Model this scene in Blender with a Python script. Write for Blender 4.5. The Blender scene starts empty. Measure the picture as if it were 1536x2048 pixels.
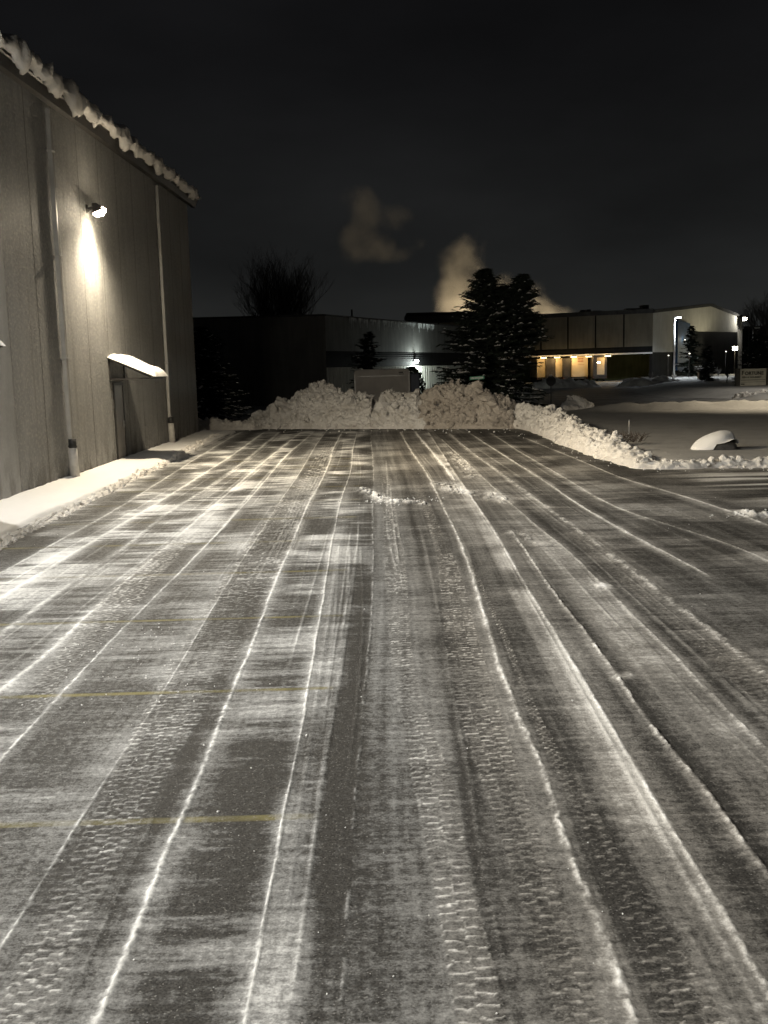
import bpy, bmesh, math, random
import numpy as np
from mathutils import Vector, Matrix
random.seed(7)
RNG = np.random.default_rng(11)
C = bpy.context.scene.collection
scene = bpy.context.scene

# ------------------------------------------------------------------ camera model (also used to survey points of the photograph)
F, H, A = 2000.0, 2.7, 0.026
_n = np.array([math.sin(A), math.cos(A)]); _t = np.array([math.cos(A), -math.sin(A)])
_d = np.array([755 - 768.0, 742 - 1024.0])
PITCH = math.atan(-_d @ _n / F); YAW = -(_d @ _t) / F
FW = np.array([math.sin(YAW) * math.cos(PITCH), math.cos(YAW) * math.cos(PITCH), -math.sin(PITCH)])
_R0 = np.array([math.cos(YAW), -math.sin(YAW), 0]); _U0 = np.cross(_R0, FW)
RT = math.cos(A) * _R0 - math.sin(A) * _U0
UP = math.sin(A) * _R0 + math.cos(A) * _U0
CAM = np.array([0, 0, H])
def ray(px, py): return FW * F + RT * (px - 768) - UP * (py - 1024)
def gp(px, py, z=0.0):
    v = ray(px, py); return CAM + v * (z - H) / v[2]
def at(px, py, Y):
    v = ray(px, py); return CAM + v * Y / v[1]
def atx(px, py, X):
    v = ray(px, py); return CAM + v * X / v[0]

# ------------------------------------------------------------------ numpy noise
def _hash(i, j, k, seed):
    h = (i.astype(np.int64) * 374761393 + j.astype(np.int64) * 668265263 + k * 2147483647 + seed * 974634541) & 0xFFFFFFFF
    h = ((h ^ (h >> 13)) * 1274126177) & 0xFFFFFFFF
    h = ((h ^ (h >> 16)) * 2246822519) & 0xFFFFFFFF
    return ((h ^ (h >> 15)) & 0xFFFFFF).astype(np.float32) / float(0xFFFFFF)
def vn(x, y, seed=0):
    x = np.asarray(x, np.float64); y = np.asarray(y, np.float64)
    x, y = np.broadcast_arrays(x, y)
    xi = np.floor(x); yi = np.floor(y); u = (x - xi); v = (y - yi)
    u = u * u * (3 - 2 * u); v = v * v * (3 - 2 * v)
    xi = xi.astype(np.int64); yi = yi.astype(np.int64)
    a = _hash(xi, yi, 0, seed); b = _hash(xi + 1, yi, 0, seed); c = _hash(xi, yi + 1, 0, seed); d = _hash(xi + 1, yi + 1, 0, seed)
    return a + (b - a) * u + (c - a) * v + (a - b - c + d) * u * v
def fbm(x, y, seed=0, o=3):
    s = 0; a = .5; t = 0
    for k in range(o):
        s = s + a * vn(np.asarray(x) * 2 ** k + 7.3 * k, np.asarray(y) * 2 ** k - 3.1 * k, seed + k); t += a; a *= .5
    return s / t
def vn3(x, y, z, seed=0):
    xi = np.floor(x).astype(np.int64); yi = np.floor(y).astype(np.int64); zi = np.floor(z).astype(np.int64)
    u = x - xi; v = y - yi; w = z - zi
    u = u * u * (3 - 2 * u); v = v * v * (3 - 2 * v); w = w * w * (3 - 2 * w)
    def lay(kz):
        a = _hash(xi, yi, kz, seed); b = _hash(xi + 1, yi, kz, seed); c = _hash(xi, yi + 1, kz, seed); d = _hash(xi + 1, yi + 1, kz, seed)
        return a + (b - a) * u + (c - a) * v + (a - b - c + d) * u * v
    p = lay(zi); q = lay(zi + 1)
    return p + (q - p) * w
def worley3(P, scale, seed=0):
    """distance to the nearest and second nearest feature point"""
    q = P * scale; b = np.floor(q).astype(np.int64)
    f1 = np.full(len(P), 9.0); f2 = f1.copy(); cid = np.zeros(len(P))
    for dx in (-1, 0, 1):
        for dy in (-1, 0, 1):
            for dz in (-1, 0, 1):
                i, j, k = b[:, 0] + dx, b[:, 1] + dy, b[:, 2] + dz
                px = i + _hash(i, j, k, seed); py = j + _hash(i, j, k, seed + 1); pz = k + _hash(i, j, k, seed + 2)
                d = np.sqrt((px - q[:, 0]) ** 2 + (py - q[:, 1]) ** 2 + (pz - q[:, 2]) ** 2)
                n1 = d < f1
                f2 = np.where(n1, f1, np.minimum(f2, d)); cid = np.where(n1, _hash(i, j, k, seed + 5), cid); f1 = np.where(n1, d, f1)
    return f1, f2, cid
def sstep(a, b, x):
    t = np.clip((x - a) / (b - a), 0, 1); return t * t * (3 - 2 * t)

# ------------------------------------------------------------------ object helpers
def empty(name, loc):
    o = bpy.data.objects.new(name, None); o.location = loc; o.empty_display_size = .2; C.objects.link(o); return o
def tag(o, label=None, cat=None, group=None, kind=None):
    if label: o['label'] = label
    if cat: o['category'] = cat
    if group: o['group'] = group
    if kind: o['kind'] = kind
    return o
def thing(name, label, cat, loc=(0, 0, 0), rz=0, group=None):
    o = empty(name, loc); o.rotation_euler = (0, 0, rz); return tag(o, label, cat, group)
class MB:
    def __init__(s): s.v = []; s.f = []; s.m = []
    def add(s, vs, fs, m=0):
        b = len(s.v); s.v += [tuple(map(float, p)) for p in vs]; s.f += [tuple(b + i for i in f) for f in fs]; s.m += [m] * len(fs); return s
    def box(s, x0, x1, y0, y1, z0, z1, m=0):
        return s.add([(x0, y0, z0), (x1, y0, z0), (x1, y1, z0), (x0, y1, z0), (x0, y0, z1), (x1, y0, z1), (x1, y1, z1), (x0, y1, z1)],
                     [(0, 3, 2, 1), (4, 5, 6, 7), (0, 1, 5, 4), (1, 2, 6, 5), (2, 3, 7, 6), (3, 0, 4, 7)], m)
    def hexa(s, p, m=0):  # eight corners, bottom ring then top ring
        return s.add(p, [(0, 3, 2, 1), (4, 5, 6, 7), (0, 1, 5, 4), (1, 2, 6, 5), (2, 3, 7, 6), (3, 0, 4, 7)], m)
    def tube(s, pts, rad, n=8, m=0, cap=True):
        pts = [Vector(p) for p in pts]; rads = rad if hasattr(rad, '__len__') else [rad] * len(pts)
        rings = []
        for i, p in enumerate(pts):
            d = (pts[min(i + 1, len(pts) - 1)] - pts[max(i - 1, 0)]).normalized()
            a = d.cross(Vector((0, 0, 1)) if abs(d.z) < .9 else Vector((1, 0, 0))).normalized(); b = d.cross(a)
            rings.append([p + (a * math.cos(2 * math.pi * k / n) + b * math.sin(2 * math.pi * k / n)) * rads[i] for k in range(n)])
        vs = [q for r in rings for q in r]; fs = []
        for i in range(len(pts) - 1):
            for k in range(n): fs.append((i * n + k, i * n + (k + 1) % n, (i + 1) * n + (k + 1) % n, (i + 1) * n + k))
        if cap: fs += [tuple(range(n))[::-1], tuple((len(pts) - 1) * n + k for k in range(n))]
        return s.add(vs, fs, m)
    def bar(s, a, b, w, h, m=0):  # square bar from a to b
        a, b = Vector(a), Vector(b); d = (b - a).normalized()
        u = d.cross(Vector((0, 0, 1)) if abs(d.z) < .95 else Vector((0, 1, 0))).normalized() * w / 2; v = d.cross(u).normalized() * h / 2
        return s.hexa([a - u - v, a + u - v, a + u + v, a - u + v, b - u - v, b + u - v, b + u + v, b - u + v], m)
    def prism(s, poly, axis, a, b, m=0):  # polygon in the two other axes, swept along axis
        n = len(poly)
        def P(q, t): return {'x': (t, q[0], q[1]), 'y': (q[0], t, q[1]), 'z': (q[0], q[1], t)}[axis]
        vs = [P(q, a) for q in poly] + [P(q, b) for q in poly]
        fs = [tuple(range(n))[::-1], tuple(range(n, 2 * n))] + [(i, (i + 1) % n, n + (i + 1) % n, n + i) for i in range(n)]
        return s.add(vs, fs, m)
    def build(s, name, mats, parent=None, smooth=False, bevel=0):
        me = bpy.data.meshes.new(name); me.from_pydata(s.v, [], s.f)
        for mt in (mats if isinstance(mats, (list, tuple)) else [mats]): me.materials.append(mt)
        if any(s.m): me.polygons.foreach_set('material_index', s.m)
        bm = bmesh.new(); bm.from_mesh(me); bmesh.ops.recalc_face_normals(bm, faces=bm.faces); bm.to_mesh(me); bm.free()
        if smooth: me.polygons.foreach_set('use_smooth', [True] * len(me.polygons))
        o = bpy.data.objects.new(name, me); C.objects.link(o)
        if parent: o.parent = parent
        if bevel:
            b = o.modifiers.new('bevel', 'BEVEL'); b.width = bevel; b.segments = 2; b.limit_method = 'ANGLE'
        return o
def grid_mesh(name, P, mat, parent=None, attrs=None, smooth=True, flip=False):
    """P: rows x cols x 3"""
    R, K, _ = P.shape
    me = bpy.data.meshes.new(name)
    me.vertices.add(R * K); me.vertices.foreach_set('co', P.reshape(-1).astype(np.float32))
    i = np.arange(R * K).reshape(R, K)
    q = np.stack([i[:-1, :-1], i[:-1, 1:], i[1:, 1:], i[1:, :-1]], -1).reshape(-1, 4)
    if flip: q = q[:, ::-1]
    n = len(q)
    me.loops.add(n * 4); me.loops.foreach_set('vertex_index', q.reshape(-1).astype(np.int32))
    me.polygons.add(n); me.polygons.foreach_set('loop_start', np.arange(0, n * 4, 4, dtype=np.int32))
    me.polygons.foreach_set('loop_total', np.full(n, 4, np.int32))
    if smooth: me.polygons.foreach_set('use_smooth', np.ones(n, bool))
    me.update(calc_edges=True)
    for k, a in (attrs or {}).items():
        at_ = me.attributes.new(k, 'FLOAT', 'POINT'); at_.data.foreach_set('value', a.reshape(-1).astype(np.float32))
    me.materials.append(mat)
    o = bpy.data.objects.new(name, me); C.objects.link(o)
    if parent: o.parent = parent
    return o

# ------------------------------------------------------------------ materials
class NT:
    def __init__(s, name, vol=False):
        s.m = bpy.data.materials.new(name); s.m.use_nodes = True; s.t = s.m.node_tree; s.t.nodes.clear()
        s.out = s.t.nodes.new('ShaderNodeOutputMaterial')
    def n(s, typ, ins=None, **kw):
        nd = s.t.nodes.new(typ)
        for k, v in kw.items(): setattr(nd, k, v)
        for k, v in (ins or {}).items():
            if hasattr(v, 'is_output') or isinstance(v, bpy.types.NodeSocket): s.t.links.new(v, nd.inputs[k])
            else: nd.inputs[k].default_value = v
        return nd
    def math(s, op, a, b=None, clamp=False):
        ins = {0: a}
        if b is not None: ins[1] = b
        return s.n('ShaderNodeMath', ins, operation=op, use_clamp=clamp).outputs[0]
    def mr(s, v, a, b, c=0., d=1., smooth=True):
        return s.n('ShaderNodeMapRange', {0: v, 1: a, 2: b, 3: c, 4: d}, interpolation_type='SMOOTHSTEP' if smooth else 'LINEAR').outputs[0]
    def mix(s, f, a, b):
        nd = s.t.nodes.new('ShaderNodeMix'); nd.data_type = 'RGBA'
        for k, v in ((0, f), (6, a), (7, b)):
            if isinstance(v, bpy.types.NodeSocket): s.t.links.new(v, nd.inputs[k])
            else: nd.inputs[k].default_value = v if k == 0 else (*v, 1)
        return nd.outputs[2]
    def noise(s, vec, scale, detail=3, rough=.55):
        return s.n('ShaderNodeTexNoise', {'Vector': vec, 'Scale': scale, 'Detail': detail, 'Roughness': rough}).outputs[0]
    def obj(s): return s.n('ShaderNodeTexCoord').outputs['Object']
    def geo(s): return s.n('ShaderNodeNewGeometry').outputs['Position']
    def attr(s, a): return s.n('ShaderNodeAttribute', attribute_name=a).outputs['Fac']
    def bump(s, h, strength=.5, dist=.02): return s.n('ShaderNodeBump', {'Strength': strength, 'Distance': dist, 'Height': h}).outputs[0]
    def bsdf(s, col, rough=.7, metal=0., normal=None, **kw):
        ins = {'Base Color': (*col, 1) if isinstance(col, tuple) else col, 'Roughness': rough, 'Metallic': metal}
        if normal is not None: ins['Normal'] = normal
        ins.update(kw)
        b = s.n('ShaderNodeBsdfPrincipled', ins); s.t.links.new(b.outputs[0], s.out.inputs[0]); return s.m
    def map(s, vec, sc): return s.n('ShaderNodeMapping', {0: vec, 3: sc}).outputs[0]

def m_noisy(name, c1, c2, scale=3., rough=.7, metal=0., bump=.0, bscale=40., bdist=.01, detail=4):
    t = NT(name); p = t.geo(); f = t.noise(p, scale, detail); col = t.mix(t.mr(f, .35, .65), c1, c2)
    nm = t.bump(t.noise(p, bscale, 4), bump, bdist) if bump else None
    return t.bsdf(col, rough, metal, nm)
def m_emit(name, col, st):
    t = NT(name); e = t.n('ShaderNodeEmission', {0: (*col, 1), 1: st}); t.t.links.new(e.outputs[0], t.out.inputs[0]); return t.m

def make_snow(name, col, dirt, dirtcol, bscale=14., bdist=.03, bst=.6):
    t = NT(name); p = t.geo()
    f = t.noise(p, 1.1, 5); g = t.noise(p, 9., 4)
    d = t.math('MULTIPLY', t.mr(t.math('ADD', t.math('MULTIPLY', f, .6), t.math('MULTIPLY', g, .4)), .42, .66), dirt)
    c = t.mix(d, col, dirtcol)
    h = t.math('ADD', t.noise(p, bscale, 6, .65), t.math('MULTIPLY', t.noise(p, bscale * 7, 3), .35))
    return t.bsdf(c, .75, 0., t.bump(h, bst, bdist))
M = {}
M['snow'] = make_snow('clean_snow', (.80, .79, .77), .12, (.6, .58, .54), 10, .02, .35)
M['snow_smooth'] = make_snow('drifted_snow', (.80, .79, .77), .08, (.66, .64, .6), 5, .01, .3)
M['snow_pile'] = make_snow('ploughed_snow', (.74, .725, .695), .65, (.44, .405, .355), 12, .06, .9)
M['snow_dirty'] = make_snow('dirty_ploughed_snow', (.50, .455, .40), .7, (.27, .235, .20), 14, .06, .9)
M['snow_bank'] = make_snow('bank_snow', (.78, .75, .70), .35, (.5, .46, .4), 14, .05, .8)

def concrete(name, c1, c2, agg):
    t = NT(name); p = t.geo()
    big = t.noise(p, .35, 4); mid = t.noise(t.map(p, (2, 2, .35)), 1.4, 4)
    zz_ = t.n('ShaderNodeSeparateXYZ', {0: p}).outputs[2]
    v = t.mr(t.noise(p, 15., 2, .6), .45, .62)
    fine = t.noise(p, 38., 3, .7)
    col = t.mix(t.mr(t.math('ADD', t.math('MULTIPLY', big, .5), t.math('MULTIPLY', mid, .5)), .35, .65), c1, c2)
    col = t.mix(t.math('MULTIPLY', t.mr(t.noise(p, 14., 3, .75), .50, .62), .60 * agg), col, (.62, .60, .54))
    st_ = t.math('MULTIPLY', t.mr(t.noise(t.map(p, (1.2, 1.2, .6)), 1.6, 5), .46, .66), t.mr(zz_, .1, 1.5, 1., 0.)); col = t.mix(t.math('MULTIPLY', st_, .65), col, (.10, .09, .075))
    run_ = t.mr(t.noise(t.map(p, (2.2, 2.2, .10)), 1.5, 4), .54, .74); col = t.mix(t.math('MULTIPLY', run_, .30), col, (.15, .14, .12))
    h = t.math('ADD', t.math('MULTIPLY', v, .55), t.math('MULTIPLY', fine, 1.0))
    return t.bsdf(col, .62, 0., t.bump(h, min(1, 1.0 * agg), .10), **{'Specular IOR Level': .4})
M['aggregate'] = concrete('aggregate_concrete', (.33, .33, .325), (.43, .428, .42), 1.0)
M['plain_concrete'] = concrete('plain_concrete', (.31, .307, .297), (.38, .375, .36), .25)
M['trim'] = m_noisy('dark_bronze_trim', (.035, .032, .03), (.05, .045, .04), 4, .5, .3)
M['sealant'] = m_noisy('grey_joint_sealant', (.12, .115, .105), (.17, .165, .15), 3, .8)
M['pipe'] = m_noisy('downspout_paint', (.33, .32, .30), (.39, .38, .355), 3, .45, .1)
M['pipe_black'] = m_noisy('black_rubber_coupling', (.015, .015, .015), (.03, .03, .03), 8, .6)
M['pipe_white'] = m_noisy('pale_cast_boot', (.40, .385, .36), (.50, .48, .45), 6, .6)
M['door'] = m_noisy('brown_steel_door', (.17, .158, .145), (.21, .195, .18), 3, .45, .2)
M['steel'] = m_noisy('galvanised_steel', (.35, .35, .34), (.45, .45, .44), 8, .4, .7)
M['dark_steel'] = m_noisy('dark_steel_tube', (.03, .027, .025), (.05, .045, .04), 8, .5, .5)
M['black'] = m_noisy('black_enamel', (.012, .012, .012), (.02, .02, .02), 8, .5)
M['bark'] = m_noisy('grey_bark', (.045, .04, .035), (.08, .072, .062), 6, .85)
M['needle'] = m_noisy('spruce_needles', (.010, .016, .010), (.022, .032, .020), 2.2, .8)
M['rock'] = m_noisy('boulder_stone', (.07, .065, .06), (.13, .12, .11), 5, .85, 0, .6, 14, .03)
M['twig'] = m_noisy('dry_twig', (.05, .035, .025), (.09, .065, .045), 9, .85)

# ------------------------------------------------------------------ the lot: survey of ridges and tracks
PX = {  # ridges of snow left between plough passes: pixel polylines, near to far
 'A': [(0,1148),(120,1080),(200,1040),(295,980),(420,900),(478,866)],
 'B': [(0,1200),(85,1145),(185,1085),(260,1040),(350,985),(470,908),(525,866)],
 'D': [(0,1270),(75,1215),(170,1150),(265,1085),(320,1035),(410,980),(500,915),(556,866)],
 'E': [(0,1380),(50,1350),(125,1280),(200,1210),(280,1140),(350,1080),(450,992),(518,932),(600,866)],
 'G': [(0,1528),(20,1500),(115,1400),(200,1305),(280,1225),(360,1145),(435,1070),(515,980),(571,912),(627,865)],
 'I': [(5,1895),(65,1790),(150,1660),(240,1515),(310,1415),(380,1295),(465,1150),(525,1060),(559,1004),(597,951),(631,891),(652,863)],
 'J': [(192,2046),(245,1925),(320,1735),(370,1620),(422,1500),(445,1425),(480,1350),(505,1290),(545,1180),(590,1075),(623,993),(642,967),(661,921),(665,899),(684,865)],
 'K': [(490,2046),(520,1880),(540,1780),(560,1665),(595,1500),(612,1405),(630,1290),(645,1210),(660,1105),(673,1040),(684,989),(703,944),(705,902),(714,866)],
 'L': [(675,2046),(695,1925),(697,1800),(705,1650),(715,1515),(720,1480),(735,1330),(745,1205),(747,1105),(745,1030),(748,951),(741,866)],
 'O': [(1268,2046),(1238,1950),(1188,1825),(1148,1730),(1118,1670),(1088,1530),(1063,1495),(1033,1420),(993,1320),(983,1280),(953,1180),(928,1100),(893,1025),(870,980),(858,951),(827,910),(801,866)],
 'Q': [(910,959),(870,910),(831,866)],
 'S': [(1536,1980),(1468,1870),(1393,1740),(1318,1620),(1248,1500),(1183,1390),(1118,1280),(1053,1175),(993,1070),(943,995),(905,940),(858,866)],
 'U': [(1503,1705),(1428,1600),(1358,1510),(1318,1480),(1248,1370),(1168,1260),(1108,1190),(1058,1110),(1033,1075)],
 'V': [(1518,1485),(1408,1375),(1318,1280),(1243,1210),(1193,1160),(1148,1110),(1088,1065),(1008,995),(950,940),(884,880)],
 'W': [(1536,1350),(1428,1265),(1318,1185),(1268,1145),(1190,1085),(1100,1020),(1000,945),(930,895),(900,868)],
 'X': [(1408,1145),(1318,1100),(1218,1045),(1146,1004),(1105,973),(1056,941),(1000,906),(945,870)],
 'Y': [(1536,1120),(1400,1065),(1265,1032),(1202,1001),(1120,950),(1040,905),(985,868)],
 'Z': [(1536,1050),(1398,1001),(1223,952),(1195,934),(1139,913),(1056,879)],
}
# name: (half width m, height m, gain, crumble, halo width left, halo width right, halo gain)
LP = {'A': (.022, .008, .5, .4, .15, .15, .25), 'B': (.030, .008, .5, .2, .35, .15, .45), 'D': (.04, .008, .45, .8, .1, .1, .2), 'E': (.026, .007, .46, .4, .12, .22, .45),
      'G': (.014, .006, .56, .4, .10, .10, .3), 'I': (.007, .004, .5, .4, .22, .05, .28), 'J': (.015, .006, .64, .45, .10, .10, .40), 'K': (.008, .005, .58, .35, .07, .20, .34),
      'L': (.009, .006, .45, .9, .05, .05, .1), 'O': (.022, .006, .62, .6, .10, .08, .22), 'Q': (.03, .012, .8, .2, .1, .1, .3),
      'S': (.016, .006, .36, .5, .22, .03, .52), 'U': (.018, .012, .45, .8, .08, .05, .2), 'V': (.016, .010, .4, .5, .35, .10, .22), 'W': (.05, .012, .5, .95, .15, .2, .22),
      'X': (.020, .009, .65, .3, .12, .12, .3), 'Y': (.018, .008, .5, .4, .15, .15, .25), 'Z': (.020, .009, .55, .3, .2, .2, .3)}

ys = np.concatenate([[-30, -15, -6, -2, 0, 1, 1.8, 2.5, 3.0], 3.3 * np.exp(np.arange(0, math.log(52.5 / 3.3), .0028))])
xs = np.concatenate([np.arange(-7.2, -3, .022), np.arange(-3, 2.6, .0115), np.arange(2.6, 7.2, .02), np.arange(7.2, 13.5, .05), [14, 16, 20, 28, 40]])
XX, YY = np.meshgrid(xs, ys)
def curve(pix):
    w = np.array([gp(*p)[:2] for p in pix]); w = w[np.argsort(w[:, 1])]
    x = np.interp(ys, w[:, 1], w[:, 0])
    k = 131; pad = np.pad(x, k // 2, mode='edge'); x = np.convolve(pad, np.hanning(k + 2)[1:-1] / np.hanning(k + 2)[1:-1].sum(), 'valid')
    return x, w[0, 1], w[-1, 1]
CV = {k: curve(p) for k, p in PX.items()}
# lane coordinate: continuous index across the main ridges
spine = ['A', 'B', 'D', 'E', 'G', 'I', 'J', 'K', 'L', 'O', 'S', 'V', 'W', 'X', 'Z']
S = np.stack([CV[k][0] for k in spine], 1); S = np.maximum.accumulate(S + np.arange(len(spine)) * 1e-3, 1)
S = np.concatenate([S[:, :1] - 6, S, S[:, -1:] + 8], 1)
lane = np.zeros_like(XX); lanei = np.zeros(XX.shape, int)
for r in range(len(ys)):
    lane[r] = np.interp(xs, S[r], np.arange(S.shape[1])); lanei[r] = np.clip(np.searchsorted(S[r], xs) - 1, 0, S.shape[1] - 2)
lf = lane - lanei
off = lanei * 37.17
far = sstep(9, 22, YY)
# soft drifts left in each pass, their edges combed crosswise
d1 = fbm(XX * .55 + off, YY * .62 + off * 1.7, 3, 3)
d2 = fbm(XX * 1.3 + off, YY * 1.5 + off, 9, 3)
comb = fbm(XX * 1.1, YY * 9., 21, 3)
comb2 = fbm(XX * 4., YY * 34., 27, 2)
drift = .55 * d1 + .30 * d2 + .34 * (comb - .5) + .16 * (comb2 - .5)
drift = sstep(.36, .64, drift + .03) * (.25 + .75 * np.sin(np.clip(lf, .02, .98) * math.pi) ** .55)
left = (lanei <= 8)
lvl = np.array([.36, .40, .40, .36, .36, .33, .25, .38, .27, .40, .40, .46, .42, .38, .36, .34])
amp = np.array([.80, .80, .78, .72, .70, .60, .50, .86, .60, .26, .30, .34, .34, .40, .44, .44])
snow = lvl[np.minimum(lanei, 15)] - .14 + amp[np.minimum(lanei, 15)] * (drift - .33) * (.70 + .45 * far)
snow += np.where(left, .10, .05) * far
# lengthwise scrape marks, following the passes
fine_l = fbm(lane * 14, YY * .22, 41, 3); fine_l2 = fbm(lane * 46, YY * .5, 47, 2)
snow += np.where(left, .10, .34) * (fine_l - .5) + .14 * (fine_l2 - .5)
# crosswise chatter of the blade
chat = fbm(XX * 1.6, YY * 30., 51, 2); snow += .22 * (chat - .5) * (1 - .5 * far)
blot = fbm(XX * 3.2, YY * 3.2, 55, 3); snow += .16 * (blot - .5)
z = .0 * XX
# dark bare passages beside some ridges
def prof(d, wl, wr): return np.exp(-np.where(d < 0, (d / wl) ** 2, (d / wr) ** 2))
dark = np.zeros_like(XX)
for k, dl, wl, wr, g, y0, y1 in [('J', .42, .25, .25, .16, 0, 8), ('S', -.42, .18, .2, .10, 0, 14), ('S', .22, .1, .16, .16, 0, 16), ('L', -.10, .10, .04, .25, 0, 9), ('K', .45, .15, .15, .22, 0, 14),
                               ('J', -.12, .1, .06, .16, 0, 12), ('O', .22, .15, .2, .12, 0, 10), ('U', .03, .03, .09, .30, 0, 12), ('V', .1, .05, .3, .12, 0, 20), ('L', .75, .1, .1, .2, 0, 30), ('O', -.25, .1, .1, .12, 4, 40)]:
    x0 = CV[k][0][:, None]
    dark += g * prof(XX - x0 - dl, wl, wr) * sstep(y0 - 1, y0, YY) * (1 - sstep(y1 * .8, y1 * 1.2, YY)) * (.5 + vn(XX * .4, YY * .6, 63))
snow -= dark
ridge = np.zeros_like(XX)
for k, (w, h, g, cr, hl, hr, hg) in LP.items():
    x0, ya, yb = CV[k]; x0 = x0 + (vn(ys * 1.7, ys * 0, ord(k)) - .5) * .012 + (vn(ys * 9, ys * 0, ord(k) + 9) - .5) * w * .45
    d = XX - x0[:, None]; env = sstep(ya - .6, ya + .1, YY) * (1 - sstep(yb - .3, yb + 1.5, YY)) if ya > 4.2 else 1 - sstep(yb - .3, yb + 1.5, YY)
    ww = w * (1 + .011 * YY) * (.55 + .35 * vn(XX * 3, YY * 11, 80 + ord(k)) + .6 * fbm(XX * .1 + ord(k), YY * 1.3, 79, 2))                      # ridges grow a little where the plough was fuller
    brk = 1 - cr * sstep(.35, .62, fbm(XX * 14, YY * 7, 71 + ord(k), 2)) * (.5 + .5 * vn(XX * .2, YY * .5, 70 + ord(k)))
    p = np.exp(-(d / ww) ** 2) * brk * env * (.12 + 1.75 * fbm(XX * 45, YY * 26, 83 + ord(k), 2))
    hal = prof(d, max(hl, .01), max(hr, .01)) * (-.1 + 1.9 * fbm(XX * 1.2, YY * 1.4, 77 + ord(k), 2)) * env
    snow += g * p + hg * hal
    ridge = np.maximum(ridge, p * h)
# lesser scrape lines between the surveyed ones
for k in range(84):
    q0 = 8.2 + RNG.random() * 7.5 if k < 50 else RNG.random() * 8.5; base_q = q0 + .25 * (vn(ys * .12, ys * 0, 300 + k) - .5)
    idx = np.clip(base_q.astype(int), 0, S.shape[1] - 2); fr = base_q - idx; rr_ = np.arange(len(ys)); x0 = S[rr_, idx] * (1 - fr) + S[rr_, idx + 1] * fr
    ya = RNG.uniform(2, 26); yb = ya + RNG.uniform(4, 22); w = RNG.uniform(.004, .014); g = RNG.uniform(.08, .30)
    p = np.exp(-((XX - x0[:, None]) / (w * (1 + .03 * YY))) ** 2) * sstep(ya, ya + 1.5, YY) * (1 - sstep(yb - 1.5, yb, YY)) * (.3 + 1.2 * fbm(XX * 20, YY * 5, 330 + k, 2))
    snow += g * p; ridge = np.maximum(ridge, p * .004)
# tyre tracks: (left edge, right edge, kind, pitch, columns, strength, y range)
TR = [([(0,2010),(30,1950),(100,1800),(175,1650),(250,1500),(310,1380),(400,1230),(500,1080),(565,990),(600,960),(640,900)], [(110,2046),(130,1950),(200,1800),(280,1650),(360,1500),(440,1380),(520,1230),(590,1080),(630,990),(645,960),(670,900)], 'lug', .085, 4, .68, 3, 40),
      ([(0,1450),(60,1380),(175,1230),(220,1180),(270,1140),(330,1090)], [(65,1450),(150,1330),(260,1230),(300,1180),(325,1140),(380,1090)], 'block', .115, 7, .85, 8, 17),
      ([(768,1080),(768,1130),(783,1330),(808,1480),(823,1550),(863,1750),(908,2000)], [(800,1080),(813,1130),(825,1330),(868,1480),(913,1550),(940,1750),(1008,2000)], 'lug', .085, 2, .66, 3, 26),
      ([(865,1080),(878,1130),(888,1280),(913,1430),(968,1575),(1010,1700),(1090,1950)], [(890,1080),(918,1130),(958,1280),(1003,1430),(1048,1575),(1090,1700),(1180,1950)], 'lug', .085, 3, .80, 3, 24),
      ([(1008,1280),(1060,1440),(1130,1575),(1208,1750),(1293,1950),(1320,2040)], [(1020,1280),(1080,1440),(1170,1575),(1260,1750),(1403,1950),(1450,2040)], 'lug', .09, 3, .80, 3, 14),
      ([(1200,1130),(1300,1215),(1420,1320),(1536,1430)], [(1270,1130),(1380,1215),(1500,1310),(1600,1400)], 'lug', .10, 4, .35, 7, 17),
      ([(640,900),(610,950),(585,1000),(560,1060)], [(675,900),(655,950),(632,1000),(610,1060)], 'rib', .2, 7, .5, 15, 42)]
tread = np.zeros_like(XX); flat = np.zeros_like(XX)
wob = (fbm(XX * 7, YY * 7, 91, 3) - .5) + .45 * (fbm(XX * 30, YY * 30, 92, 2) - .5)
for a, b, kind, p, nc, st, y0, y1 in TR:
    xa = curve(a)[0][:, None]; xb = curve(b)[0][:, None]
    s = (XX - xa) / np.maximum(xb - xa, .05)
    ins = sstep(-.04, .05, s) * (1 - sstep(.95, 1.04, s)) * sstep(y0 - .5, y0 + .5, YY) * (1 - sstep(y1 - 2, y1 + 1, YY))
    ins = ins * (.55 + .45 * sstep(.3, .55, fbm(XX * .9, YY * .7, 95, 2)))
    sc = s * nc + wob * .55; col = np.floor(sc)
    yy = YY / p + wob * .7 + np.where(col % 2 == 0, 0, .5) + .13 * np.sin(col * 7)
    ty = np.abs(yy - np.floor(yy) - .5) * 2; tx = np.abs(sc - col - .5) * 2
    keep = sstep(.28, .5, vn(col * 3.7 + 5, np.floor(yy) * 1.3, 97)); keep2 = sstep(.35, .6, vn(col * 1.9, np.floor(yy + .5) * 2.1, 98))
    if kind == 'rib': ln = sstep(.7, .95, tx) * .6
    else: ln = np.maximum(sstep(.70, .96, ty) * (.62 + .38 * keep), sstep(.86, .98, tx) * keep2 * (.8 if kind == 'block' else .45)) * (.55 + .9 * fbm(XX * 16, YY * 16, 96, 2))
    tread = np.maximum(tread, ln * ins * st); flat = np.maximum(flat, ins * (.9 if kind == 'block' else .55))
snow = snow * (1 - .50 * flat) + .95 * tread + .06 * flat
# cross tracks where vehicles swing out to the street, right of the lot
swing = sstep(6.2, 8.5, XX) * (1 - sstep(23.5, 25.5, YY)) * sstep(13, 17, YY)
sw = fbm(XX * .25, (YY + .05 * (XX - 8) ** 2) * 2.6, 101, 3)
snow = snow * (1 - .7 * swing) + swing * (.05 + .95 * sstep(.42, .66, sw))
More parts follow.
